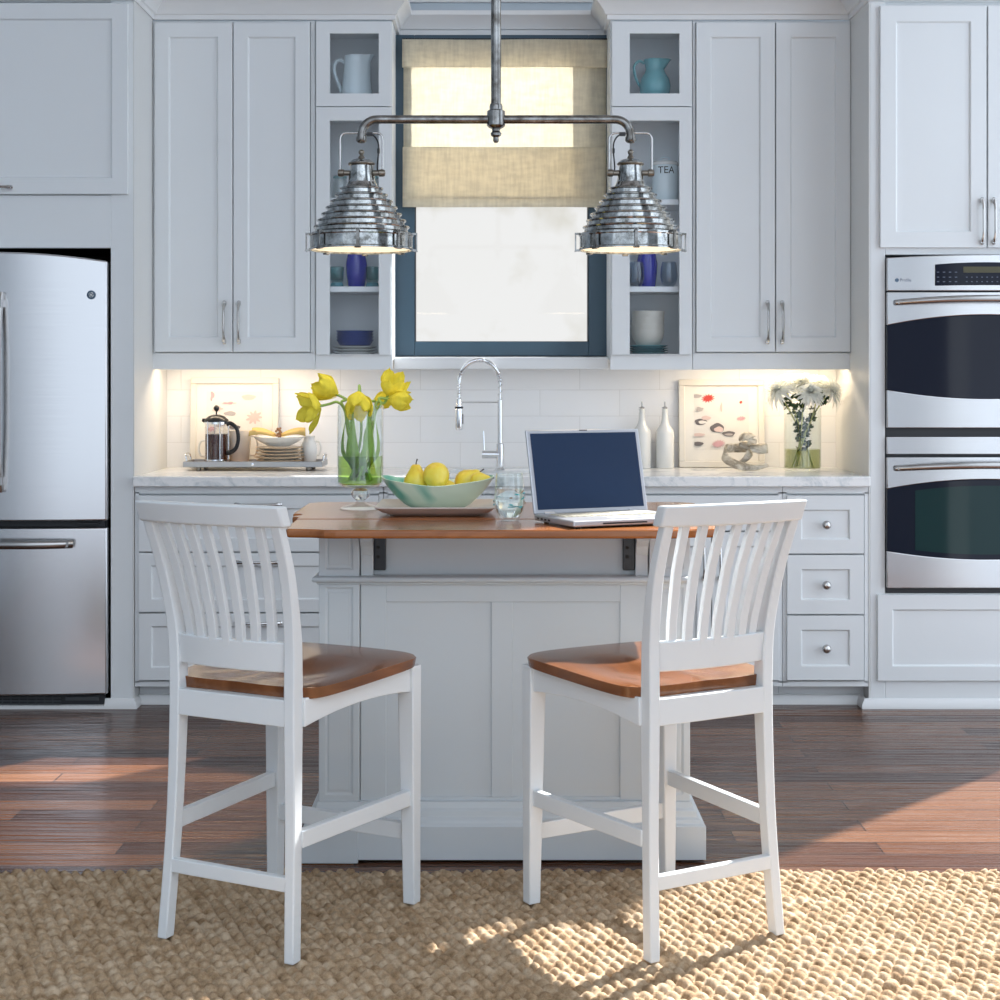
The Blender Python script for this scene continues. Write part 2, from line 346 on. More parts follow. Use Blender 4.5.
lk(stone_m, ramp(stone_m, n, [(.3, (.13, .11, .085)), (.46, (.42, .36, .27)), (.62, (.72, .66, .54))]), bsdf(stone_m).inputs['Base Color'])
diffuser = mat('lamp_diffuser', (.9, .85, .75), .5, emit=(1, .80, .52), es=.85)
strip_m = mat('light_strip', (.9, .85, .75), .5, emit=(1, .82, .60), es=6)
jute = mat('jute', rough=.9, spec=.2)
v = coords(jute); n = noi(jute, v, 30, 3, .6); n2 = noi(jute, v, 420, 3, .7)
ad = nd(jute, 'ShaderNodeMath', operation='MULTIPLY_ADD'); ad.inputs[1].default_value = .5; lk(jute, n2, ad.inputs[0]); lk(jute, n, ad.inputs[2])
lk(jute, ramp(jute, ad.outputs[0], [(.50, (.22, .138, .072)), (.70, (.385, .265, .158)), (.92, (.53, .41, .285))]), bsdf(jute).inputs['Base Color'])
nb = noi(jute, coords(jute, (1, .5, 1)), 500, 2, .6); bump(jute, nb, .6, .004)
# ================================================================== structure
YF, YU, YW = 6.30, 6.64, 6.93          # faces of base/tall units, faces of wall units, back wall
XL, XR, CZ = -2.95, 2.62, 4.35
bm = B(); box(bm, XL-.1, XR+.1, -1.0, YW+.1, -.08, 0); struct('floor', bm, floor_m, smooth=0)
bm = B(); box(bm, XL-.1, XR+.1, 1.2, YW+.15, CZ, CZ+.1); struct('ceiling', bm, ceil_paint, smooth=0)
WX0, WX1, WZ0, WZ1 = -.43, .455, 1.44, 2.86
bm = B()
box(bm, XL-.1, WX0, YW, YW+.05, 0, CZ); box(bm, WX1, XR+.1, YW, YW+.05, 0, CZ)
box(bm, WX0, WX1, YW, YW+.05, 0, WZ0); box(bm, WX0, WX1, YW, YW+.05, WZ1, CZ)
struct('wall_back', bm, wall_paint, smooth=0)
bm = B(); box(bm, XL-.1, XL, 1.2, YW, 0, CZ); struct('wall_left', bm, wall_paint, smooth=0)
RY0, RY1 = 3.2, 6.90                   # unseen opening in the right-hand wall, sized to let sun reach the rug
bm = B(); box(bm, XR, XR+.12, RY1, YW, 0, CZ); box(bm, XR, XR+.12, 1.2, RY0, 0, CZ); box(bm, XR, XR+.12, RY0, RY1, 4.25, CZ)
struct('wall_right', bm, wall_paint, smooth=0)
# tiled backsplash and niche sides
bm = B(); box(bm, -1.445, 1.457, YW-.008, YW, .90, 1.42); struct('trim_3', bm, tile, smooth=0)
# window
bm = B()
for x0, x1, z0, z1 in ((-.453, -.367, 1.395, 2.775), (.381, .470, 1.395, 2.775), (-.367, .381, 1.395, 1.456), (-.367, .381, 2.742, 2.775)): box(bm, x0, x1, 6.875, 6.925, z0, z1)
wf = struct('window_1', bm, winframe, smooth=0, bevel=.003)
bm = B()
for x0, x1, z0, z1 in ((-.372, -.362, 1.45, 2.75), (.376, .388, 1.45, 2.75), (-.365, .381, 1.447, 1.458), (-.365, .381, 2.732, 2.75)): box(bm, x0, x1, 6.88, 6.928, z0, z1)
obj('sash', bm, sashm, wf, smooth=0)
bm = B(); box(bm, -.37, .385, 6.912, 6.916, 1.45, 2.745); obj('pane', bm, pane_m, wf, smooth=0)
bm = B(); box(bm, -.447, .457, 6.735, YW-.009, 1.337, 1.388); struct('trim_4', bm, trim_paint, smooth=0, bevel=.004)
# crown moulding runs over every unit and across the window wall
CP = [(XL, YF), (-1.445, YF), (-1.445, YU), (-.447, YU), (-.447, YW), (.457, YW), (.457, YU), (1.457, YU), (1.457, YF), (XR, YF)]
z0 = 2.785
prof = [(0, z0), (.012, z0), (.014, z0+.018), (.022, z0+.022), (.026, z0+.034), (.05, z0+.062), (.066, z0+.074), (.068, z0+.092), (.06, z0+.094), (0, z0+.094)]
bm = B(); sweep(bm, CP, prof); struct('trim_1', bm, trim_paint, smooth=30)
bm = B(); sweep(bm, [(-2.9, YW), (2.5, YW)], [(0, 2.925), (.02, 2.925), (.03, 2.945), (.06, 2.99), (.062, 3.01), (0, 3.01)]); struct('trim_2', bm, trim_paint)
# toe mouldings
bm = B(); sweep(bm, [(XL, YF-.002), (-1.445, YF-.002), (-1.445, YF+.085), (1.44, YF+.085), (1.44, YF-.002), (XR, YF-.002)], [(0, 0), (.018, 0), (.018, .018), (.008, .036), (0, .04)])
struct('baseboard_back', bm, trim_paint)

# ================================================================== cabinets
def pull(name, parent, x, z, y, L=.13, vert=True, label=None):
    """slim arched bow pull: flared feet and bowed bar"""
    bm = B(); n = 14
    pts = []; rr = []
    for i in range(n+1):
        t = i/n*2-1; off = .026*(1-abs(t)**4) + .006; a = t*L/2
        pts.append((x, y-off, z+a) if vert else (x+a, y-off, z)); rr.append(.0085 if abs(t) > .8 else .0055)
    tube(bm, pts, rr, 8, flat=(1, 1))
    for s in (-1, 1):
        a = s*L*.46
        c_ = (x, y-.009, z+a) if vert else (x+a, y-.009, z)
        boxc(bm, c_, (.014, .02, .014))
    return obj(name, bm, hard, parent, smooth=40)
def knob(parent, x, z, y):
    bm = B(); lathe(bm, [(.006, 0), (.006, .012), (.013, .016), (.0175, .022), (.0165, .029), (.009, .034), (0, .035)], (x, y, z), 18, Matrix.Rotation(PI/2, 3, 'X'))
    return obj('knob', bm, hard, parent, smooth=50)
def carcass(bm, x0, x1, y0, y1, z0, z1, t=.018, front_open=True, shelves=()):
    box(bm, x0, x0+t, y0, y1, z0, z1); box(bm, x1-t, x1, y0, y1, z0, z1)
    box(bm, x0+t, x1-t, y0, y1, z0, z0+t); box(bm, x0+t, x1-t, y0, y1, z1-t, z1); box(bm, x0+t, x1-t, y1-.01, y1, z0+t, z1-t)
    if not front_open: box(bm, x0+t, x1-t, y0, y0+.012, z0+t, z1-t)
    for s in shelves: box(bm, x0+t, x1-t, y0+.02, y1-.01, s-.011, s+.011)
YB = YW-.009
# wall cupboards with two tall doors
def wall_cup(x0, x1, xa, xm, xb, lab):
    t = thing('wall_cupboard', lab, 'cabinet', ((x0+x1)/2, (YU+YB)/2, 1.354))
    bm = B(); carcass(bm, x0, x1, YU+.02, YB, 1.384, 2.784, front_open=False)
    box(bm, x0, x1, YU+.002, YU+.02, 1.335, 1.404); box(bm, x0, x1, YU+.004, YU+.02, 2.775, 2.784)
    box(bm, x0, xa-.002, YU+.002, YU+.02, 1.4, 2.78); box(bm, xb+.002, x1, YU+.002, YU+.02, 1.4, 2.78)
    obj('body', bm, cab_paint, t, smooth=0, bevel=.0015, seg=1)
    for a, b, hx in ((xa, xm-.0022, xm-.034), (xm+.0022, xb, xm+.026)):
        bm = B(); shaker(bm, a, b, 1.408, 2.772, YU-.016, .02, .060); d = obj('door', bm, cab_paint, t, smooth=0, bevel=.0015, seg=1)
        pull('handle', d, hx, 1.53, YU-.016, .17)
wall_cup(-1.443, -.768, -1.431, -1.106, -.788, 'tall pale grey wall cupboard with two doors between fridge and window')
wall_cup(.800, 1.455, .813, 1.141, 1.451, 'tall pale grey wall cupboard with two doors between window and ovens')
# open display cupboards
def display(x0, x1, ox0, ox1, lab, sh):
    t = thing('display_cupboard', lab, 'cabinet', ((x0+x1)/2, (YU+YB)/2, 1.354))
    bm = B(); carcass(bm, x0, x1, YU+.004, YB, 1.376, 2.784, shelves=sh)
    box(bm, x0, x1, YU+.002, YU+.02, 1.335, 1.3955)
    box(bm, x0+.018, x1-.018, YU+.006, YB-.01, 2.40, 2.470)
    obj('body', bm, cab_paint, t, smooth=0)
    for (za, zb, wa, wb) in ((2.4255, 2.775, 2.478, 2.727), (1.3965, 2.4215, 1.3995, 2.366)):
        bm = B(); a, b = x0+.006, x1-.004
        box(bm, a, ox0, YU-.016, YU+.003, za, zb); box(bm, ox1, b, YU-.016, YU+.003, za, zb)
        box(bm, ox0, ox1, YU-.016, YU+.003, za, wa); box(bm, ox0, ox1, YU-.016, YU+.003, wb, zb)
        d = obj('door_frame', bm, cab_paint, t, smooth=0)
        bm = B(); box(bm, ox0-.004, ox1+.004, YU-.006, YU-.003, wa-.003, wb+.003); obj('glass', bm, pane_m, d, smooth=0)
SH = (2.039, 1.670)
display(-.766, -.448, -.705, -.502, 'narrow glazed display cupboard left of window', (2.039, 1.670))
display(.458, .798, .537, .743, 'narrow glazed display cupboard right of window', (2.033, 1.670))
S1, S2, S3, S4, S5 = 2.470, 2.050, 1.681, 1.394, 0

# fridge surround with cupboard over it
t = thing('fridge_surround', 'pale grey panelled enclosure with lift-up cupboard above steel fridge', 'cabinet', (-2.0, 6.6, 0))
bm = B(); box(bm, -1.533, -1.445, YF, YF+.03, 0, 2.785); box(bm, -1.475, -1.445, YF+.03, YB, 0, 2.785)
box(bm, XL+.002, -2.44, YF, YF+.03, 0, 2.785); box(bm, -2.47, -2.44, YF+.03, YB, 0, 1.85)
box(bm, -2.44, -1.533, YF, YF+.03, 1.812, 2.02); box(bm, -2.44, -1.475, YF+.03, YB, 1.83, 1.86); box(bm, -2.44, -1.475, YF+.03, YB, 2.76, 2.785); box(bm, -2.44, -1.475, YF+.02, YF+.03, 2.02, 2.785)
obj('body', bm, cab_paint, t, smooth=0, bevel=.002, seg=1)
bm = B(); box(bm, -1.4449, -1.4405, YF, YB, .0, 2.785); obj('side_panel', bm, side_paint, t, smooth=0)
bm = B(); shaker(bm, -2.435, -1.462, 2.022, 2.772, YF-.02, .02, .062); d = obj('door', bm, cab_paint, t, smooth=0, bevel=.0015, seg=1)
pull('handle', d, -1.99, 2.048, YF-.02, .15, False)
bm = B(); box(bm, -2.44, -1.475, YB-.02, YB, 0, 1.83); box(bm, -1.480, -1.4755, YF+.031, YB-.02, 0, 1.83); box(bm, -2.44, -1.476, YF+.031, YB-.02, 1.822, 1.829); obj('gap_shade_liner', bm, darkgap, t, smooth=0)  # near-black sheets stand in for shade in the gap round the fridge
# oven tower
t = thing('oven_tower', 'pale grey tall cabinet holding two built-in ovens', 'cabinet', (1.95, 6.6, 0))
OX0, OX1, OZ0, OZ1 = 1.517, 2.305, .452, 1.785
bm = B(); X1 = 2.36
box(bm, 1.457, OX0, YF, YF+.03, 0, 2.785); box(bm, OX1, X1, YF, YF+.03, 0, 2.785)
box(bm, OX0, OX1, YF, YF+.03, 0, OZ0); box(bm, OX0, OX1, YF, YF+.03, OZ1, 1.82); box(bm, OX0, OX1, YF+.01, YF+.03, 1.82, 2.785)
box(bm, 1.457, 1.487, YF+.03, YB, 0, 2.785); box(bm, X1-.03, X1, YF+.03, YB, 0, 2.785); box(bm, 1.487, X1-.03, YF+.03, YB, 2.76, 2.785)
obj('body', bm, cab_paint, t, smooth=0, bevel=.002, seg=1)
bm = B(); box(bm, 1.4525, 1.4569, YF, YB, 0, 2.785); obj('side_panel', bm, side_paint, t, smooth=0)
for a, b, hx in ((1.493, 1.910, 1.890), (1.916, 2.33, 1.936)):
    bm = B(); shaker(bm, a, b, 1.812, 2.762, YF-.02, .02, .062); d = obj('door', bm, cab_paint, t, smooth=0, bevel=.0015, seg=1)
    pull('handle', d, hx, 1.915, YF-.02, .175)
bm = B(); shaker(bm, 1.484, 2.34, .110, .448, YF-.016, .02, .058); obj('drawer', bm, cab_paint, t, smooth=0, bevel=.0015, seg=1)
# filler wall to the right of the tower
bm = B(); box(bm, X1+.002, XR-.002, YF, YF+.03, 0, 2.785); struct('trim_5', bm, cab_paint, smooth=0)

# base units
def base_unit(name, x0, x1, lab, fronts):
    t = thing(name, lab, 'cabinet', ((x0+x1)/2, 6.6, 0))
    bm = B(); carcass(bm, x0, x1, YF+.02, YB, .10, .872, front_open=False); box(bm, x0, x1, YF+.09, YF+.105, 0, .10)
    box(bm, x0, x1, YF+.003, YF+.021, .085, .105); box(bm, x0, x1, YF+.003, YF+.021, .845, .872)
    for a in (x0, x1-.016): box(bm, a, a+.016, YF+.003, YF+.021, .1, .85)
    obj('body', bm, cab_paint, t, smooth=0)
    for (kind, a, b, c, d_, fr, h) in fronts:
        bm = B(); shaker(bm, a, b, c, d_, YF-.014, .02, fr); o = obj(kind, bm, cab_paint, t, smooth=0, bevel=.0015, seg=1)
        if h == 'pull': pull('handle', o, (a+b)/2, d_-.035, YF-.014, .18, False)
        if h == 'knob': knob(o, (a+b)/2, (c+d_)/2-.0, YF-.014)
        if h in ('L', 'R'): pull('handle', o, (a+.03) if h == 'L' else (b-.03), d_-.12, YF-.014)
base_unit('drawer_unit', -1.438, -.46, 'wide pale grey base unit with three bow-handled drawers beside fridge', [('drawer', -1.42, -.478, .618, .838, .05, 'pull'), ('drawer', -1.42, -.478, .380, .612, .05, 'pull'), ('drawer', -1.42, -.478, .112, .374, .05, 'pull')])
base_unit('sink_unit', -.458, .548, 'pale grey base unit under the sink, behind the island', [('door', -.44, .043, .112, .838, .055, 'R'), ('door', .047, .53, .112, .838, .055, 'L')])
base_unit('door_unit', .55, 1.112, 'pale grey base unit with doors left of the knobbed drawers', [('drawer', .565, 1.097, .70, .838, .045, None), ('door', .565, .829, .112, .694, .055, 'R'), ('door', .833, 1.097, .112, .694, .055, 'L')])
base_unit('drawer_unit', 1.114, 1.452, 'narrow pale grey base unit with three round-knobbed drawers beside ovens', [('drawer', 1.128, 1.430, .610, .838, .056, 'knob'), ('drawer', 1.128, 1.430, .372, .604, .056, 'knob'), ('drawer', 1.128, 1.430, .112, .366, .056, 'knob')])
# worktop with sink cut-out
SX0, SX1, SY0, SY1 = -.24, .34, 6.50, 6.745
t = thing('worktop', 'grey veined marble worktop running along the back wall', 'worktop', (0, 6.6, .874))
bm = B()
xs = [-1.4395, SX0, SX1, 1.4515]; ys = [YF-.035, SY0, SY1, YB-.001]
g = {}
for k, z in enumerate((.874, .914)):
    for i, x in enumerate(xs):
        for j, y in enumerate(ys): g[i, j, k] = bm.verts.new((x, y, z))
for i in range(3):
    for j in range(3):
        if (i, j) == (1, 1): continue
        bm.faces.new([g[i, j, 1], g[i+1, j, 1], g[i+1, j+1, 1], g[i, j+1, 1]]); bm.faces.new([g[i, j, 0], g[i, j+1, 0], g[i+1, j+1, 0], g[i+1, j, 0]])
def wq(a, b, c, d): bm.faces.new([g[a[0], a[1], 0], g[b[0], b[1], 0], g[b[0], b[1], 1], g[a[0], a[1], 1]])
ring = [(0,0),(1,0),(2,0),(3,0),(3,1),(3,2),(3,3),(2,3),(1,3),(0,3),(0,2),(0,1)]
for a, b in zip(ring, ring[1:]+ring[:1]): wq(a, b, 0, 0)
r2 = [(1,1),(1,2),(2,2),(2,1)]
for a, b in zip(r2, r2[1:]+r2[:1]): wq(a, b, 0, 0)
obj('slab', bm, marble, t, smooth=0, bevel=.004)
t = thing('sink', 'undermounted grey steel sink in the worktop under the window', 'sink', ((SX0+SX1)/2, 6.62, .70))
bm = B()
a, b, c, d_ = SX0-.01, SX1+.01, SY0-.01, SY1+.01
box(bm, a, b, c, c+.004, .70, .873); box(bm, a, b, d_-.004, d_, .70, .873); box(bm, a, a+.004, c, d_, .70, .873); box(bm, b-.004, b, c, d_, .70, .873); box(bm, a, b, c, d_, .696, .70)
obj('basin', bm, steel_h, t, smooth=0); bm = B(); lathe(bm, [(0, .7005), (.03, .7005), (.035, .703), (.04, .7002)], ((a+b)/2, 6.62, 0), 20); obj('drain', bm, chrome, t)

# under-cupboard lights
def underlight(x0, x1, lab, e):
    t = thing('under_cupboard_light', lab, 'light', ((x0+x1)/2, YU+.08, 1.372))
    bm = B(); box(bm, x0, x1, YU+.055, YU+.10, 1.374, 1.3835); obj('housing', bm, trim_paint, t, smooth=0)
    bm = B(); box(bm, x0+.01, x1-.01, YU+.06, YU+.095, 1.371, 1.374); obj('light_strip', bm, strip_m, t, smooth=0)
    ld = bpy.data.lights.new('strip_lamp', 'AREA'); ld.shape = 'RECTANGLE'; ld.size = x1-x0-.02; ld.size_y = .03; ld.energy = e; ld.color = (1, .79, .56)
    lo = bpy.data.objects.new('strip_lamp', ld); COL.objects.link(lo); lo.parent = t; lo.location = (0, 0, -.004)
underlight(-1.40, -.80, 'slim warm light strip under the left wall cupboard', 1.6)
underlight(.84, 1.40, 'slim warm light strip under the right wall cupboard', 1.7)

# ================================================================== fridge
FX = -1.973
t = thing('fridge', 'stainless steel french-door fridge with bottom freezer drawer', 'fridge', (FX, 6.6, 0))
bm = B(); box(bm, FX-.425, FX+.425, YF+.012, 6.88, .055, 1.76); obj('cabinet_shell', bm, grille_m, t, smooth=0)
def fy(x): return YF-.035 - .035*(1-((x-FX)/.44)**2)
def ftop(x): return 1.757 + .034*(1-((x-FX)/.44)**2)
def fdoor(name, x0, x1, z0, z1f):
    bm = B(); n = 14; F = []; K = []
    for i in range(n+1):
        x = x0+(x1-x0)*i/n; zt = z1f(x)
        F.append([bm.verts.new((x, fy(x), z)) for z in (z0, zt)]); K.append([bm.verts.new((x, YF+.010, z)) for z in (z0, zt)])
    for i in range(n):
        bm.faces.new((F[i][0], F[i+1][0], F[i+1][1], F[i][1])); bm.faces.new((K[i][0], K[i][1], K[i+1][1], K[i+1][0]))
        bm.faces.new((F[i][1], F[i+1][1], K[i+1][1], K[i][1])); bm.faces.new((F[i][0], K[i][0], K[i+1][0], F[i+1][0]))
    bm.faces.new((F[0][0], F[0][1], K[0][1], K[0][0])); bm.faces.new((F[-1][0], K[-1][0], K[-1][1], F[-1][1]))
    return obj(name, bm, steel, t, smooth=25, bevel=.006, seg=3)
dl = fdoor('door', FX-.43, FX-.003, .742, ftop); dr = fdoor('door', FX+.003, FX+.434, .742, ftop)
dz = fdoor('freezer_drawer', FX-.43, FX+.434, .062, lambda x: .714)
for dd, s in ((dl, -1), (dr, 1)):
    bm = B(); x = FX+s*.035; pts = []; rr = []
    for i in range(21):
        u = i/20*2-1; pts.append((x, fy(x)-.012-.048*(1-abs(u)**3), 1.245+u*.385)); rr.append(.0115)
    tube(bm, pts, rr, 12, flat=(1, 1.4))
    for z in (.90, 1.59): boxc(bm, (x, fy(x)-.025, z), (.02, .05, .03))
    obj('handle', bm, steel_h, dd, smooth=50)
bm = B(); pts = []
for i in range(21):
    u = i/20*2-1; pts.append((FX+u*.31, fy(FX)-.008-.045*(1-abs(u)**4), .655))
tube(bm, pts, .013, 12, flat=(1.3, 1))
for s in (-1, 1): boxc(bm, (FX+s*.285, fy(FX+.28)-.02, .655), (.03, .05, .022))
obj('handle', bm, steel_h, dz, smooth=50)
badge = mat('badge_blue', (.07, .12, .18), .3); bx = (91-500)/256
bm = B(); lathe(bm, [(0, 0), (.017, 0), (.0175, .002), (.015, .003), (0, .003)], (bx, fy(bx)-.0005, 1.625), 24, Matrix.Rotation(PI/2, 3, 'X')); bd = obj('badge', bm, badge, dr)
bm = B()
for q in range(4):
    a = q*PI/2+.4; tube(bm, [(bx+.009*math.cos(a+k*.3), fy(bx)-.0042, 1.625+.009*math.sin(a+k*.3)) for k in range(5)], .0012, 6)
tube(bm, [(bx-.004, fy(bx)-.0045, 1.622), (bx-.001, fy(bx)-.0045, 1.629), (bx+.003, fy(bx)-.0045, 1.628), (bx+.002, fy(bx)-.0045, 1.622), (bx+.005, fy(bx)-.0045, 1.620)], .002, 6)
obj('emblem', bm, cer_white, bd)
bm = B(); box(bm, FX-.42, FX+.42, YF-.02, YF+.01, .012, .056)
obj('toe_grille', bm, grille_m, t, smooth=0)
bm = B()
for i in range(3): box(bm, FX-.41, FX+.25, YF-.024, YF-.02, .018+i*.012, .023+i*.012)
for i in range(20): box(bm, FX-.41+i*.033, FX-.407+i*.033, YF-.0245, YF-.02, .016, .05)
box(bm, FX+.27, FX+.40, YF-.03, YF-.02, .036, .05)
obj('louvre', bm, mat('grille_light', (.06, .065, .07), .5), t, smooth=0)
bm = B(); box(bm, FX-.42, FX+.42, YF-.012, YF+.01, .716, .740); box(bm, FX+.32, FX+.40, YF-.03, YF-.01, .726, .732); obj('door_gasket', bm, grille_m, t, smooth=0)
for sx in (-1, 1):
    for y in (6.36, 6.8): bm = B(); lathe(bm, [(0, 0), (.02, 0), (.02, .056), (0, .056)], (FX+sx*.36, y, 0), 12); obj('foot', bm, grille_m, t)

# ================================================================== double oven
OC = (OX0+OX1)/2; HW = (OX1-OX0)/2-.0015
ot = thing('double_wall_oven', 'stainless steel double wall oven with arched black glass doors', 'oven', (OC, 6.6, OZ0+.001))
def zy(y): return 1.3+(378-y)/255.5
bm = B(); box(bm, OC-HW, OC+HW, YF-.002, 6.85, .455, 1.775); obj('oven_body', bm, grille_m, ot, smooth=0)
def archpanel(name, ztop, zbot, parent=ot, m=steel, y0=YF-.026, y1=YF-.003, hw=HW, n=24):
    bm = B(); F = []
    for i in range(n+1):
        u = i/n*2-1; x = OC+u*hw
        F.append([bm.verts.new((x, y, z)) for y in (y0, y1) for z in (zbot(u), ztop(u))])
    for a, b in zip(F, F[1:]):
        bm.faces.new((a[0], b[0], b[1], a[1])); bm.faces.new((a[2], a[3], b[3], b[2])); bm.faces.new((a[1], b[1], b[3], a[3])); bm.faces.new((a[0], a[2], b[2], b[0]))
    bm.faces.new((F[0][0], F[0][1], F[0][3], F[0][2])); bm.faces.new((F[-1][0], F[-1][2], F[-1][3], F[-1][1]))
    return obj(name, bm, m, parent, smooth=25, bevel=.0025)
cp = archpanel('control_panel', lambda u: zy(254.6)-.012*u*u, lambda u: zy(290.5))
disp = archpanel('display', lambda u: zy(262)-.006*u*u*1.5, lambda u: zy(285)-.002*u*u, cp, panel_black, YF-.030, YF-.026, .205)
bm = B(); box(bm, OC-.095, OC+.095, YF-.0312, YF-.030, zy(272.5), zy(266.5)); obj('readout', bm, lcd, disp, smooth=0)
bm = B()
for r, zz in enumerate((272, 277, 281.5)):
    for k in range(4):
        x = OC-(.195-k*.0235)-.004; box(bm, x, x+.009, YF-.0308, YF-.030, zy(zz)-.0018, zy(zz)+.0018)
obj('keypad', bm, keym, disp, smooth=0); bm = B()
for r, zz in enumerate((272, 277, 281.5)):
    for k in range(4): x = OC+(.195-k*.0235)-.004; box(bm, x, x+.009, YF-.0308, YF-.030, zy(zz)-.0018, zy(zz)+.0018)
obj('keypad', bm, keym, disp, smooth=0); bm = B()
for r, zz in enumerate((277, 281.5)):
    for k in range(9): x = OC-.085+k*.02; box(bm, x, x+.006, YF-.0308, YF-.030, zy(zz)-.0018, zy(zz)+.0018)
obj('keypad', bm, keym, disp, smooth=0)
bm = B(); lathe(bm, [(0, 0), (.0075, 0), (.0075, .0015), (0, .0015)], (1.556, YF-.0262, zy(280)), 20, Matrix.Rotation(PI/2, 3, 'X')); obj('badge', bm, badge, cp)
def text(body, size, loc, m, parent, name='lettering', ext=.0004, bendr=None):
    cu = bpy.data.curves.new('t', 'FONT'); cu.body = body; cu.size = size; cu.extrude = ext; cu.align_x = 'CENTER'; cu.align_y = 'CENTER'
    o = bpy.data.objects.new('t', cu); COL.objects.link(o); bpy.context.view_layer.update()
    me = bpy.data.meshes.new_from_object(o.evaluated_get(bpy.context.evaluated_depsgraph_get())); bpy.data.objects.remove(o)
    for v in me.vertices:
        x, z, y = v.co.x, v.co.y, -v.co.z
        if bendr: a = x/bendr; y = bendr*(1-math.cos(a)) + y; x = bendr*math.sin(a)
        v.co = Vector((x, y, z))+Vector(loc)-origin(parent)
    me.materials.clear(); me.materials.append(m)
    o = bpy.data.objects.new(name, me); COL.objects.link(o); o.parent = parent; return o
text('Profile', .017, (1.590, YF-.0264, zy(280)), keym, cp)
def odoor(ya, yg0, ymid0, yg1, ymid1, yb, hy, inner):
    # top band, glass, bottom band: each arched like the photographed doors
    tb_ = archpanel('door_top_band', lambda u: zy(ya), lambda u: zy(ymid0)-(zy(ymid0)-zy(yg0))*u*u, ot)
    gl_ = archpanel('door_glass', lambda u: zy(ymid0)-(zy(ymid0)-zy(yg0))*u*u-.0005, lambda u: zy(ymid1)+(zy(yg1)-zy(ymid1))*u*u+.0005, ot, ovenglass, YF-.024, YF-.003)
    if inner:
        bm = B(); vs = []
        n = 20
        for i in range(n+1):
            u = (i/n*2-1)*.72; x = OC+u*HW
            vs.append([bm.verts.new((x, YF-.0252, z)) for z in (zy(ymid1)+.02+(zy(yg1)-zy(ymid1))*u*u, zy(ymid0)-.025-(zy(ymid0)-zy(yg0))*u*u)])
        for a, b in zip(vs, vs[1:]): bm.faces.new((a[0], b[0], b[1], a[1]))
        obj('oven_window', bm, oveninner, gl_, smooth=0)
    bb_ = archpanel('door_bottom_band', lambda u: zy(ymid1)+(zy(yg1)-zy(ymid1))*u*u, lambda u: zy(yb), ot)
    bm = B(); pts = []; rr = []
    for i in range(25):
        u = i/24*2-1; pts.append((OC+u*.362, YF-.034-.04*(1-abs(u)**3), zy(hy)+.014*(1-u*u))); rr.append(.011 + .003*(1-u*u))
    tube(bm, pts, rr, 12)
    for s in (-1, 1): boxc(bm, (OC+s*.34, YF-.035, zy(hy)+.001), (.03, .026, .014))
    obj('handle', bm, steel_h, tb_, smooth=50)
odoor(292, 325, 314.5, 390, 399, 428, 302.5, False)
archpanel('vent_band', lambda u: zy(437), lambda u: zy(454.5), ot, steel, YF-.022, YF-.003)
odoor(457.5, 489, 479.5, 551.5, 560, 588.5, 468.5, True)

# added ceiling spot, out of view, to brighten the floor left of the island
t = thing('added_floor_spot', 'added unseen ceiling spot that brightens the left floor', 'light', (-1.55, 5.75, CZ))
bm = B(); lathe(bm, [(.035, CZ-.001), (.06, CZ-.001), (.06, CZ-.008), (.05, CZ-.012), (.035, CZ-.006)], (-1.55, 5.75, 0), 28, close=True); obj('trim_ring', bm, trim_paint, t)
ld = bpy.data.lights.new('added_spot_lamp', 'SPOT'); ld.energy = 620; ld.color = (1, .86, .70); ld.spot_size = math.radians(15.5); ld.spot_blend = .18; ld.shadow_soft_size = .03
lo = bpy.data.objects.new('added_spot_lamp', ld); COL.objects.link(lo); lo.parent = t; lo.location = (0, 0, -.02)
lo.rotation_euler = (Vector((-1.22, 4.82, 0))-Vector((-1.55, 5.75, CZ))).to_track_quat('-Z', 'Y').to_euler()
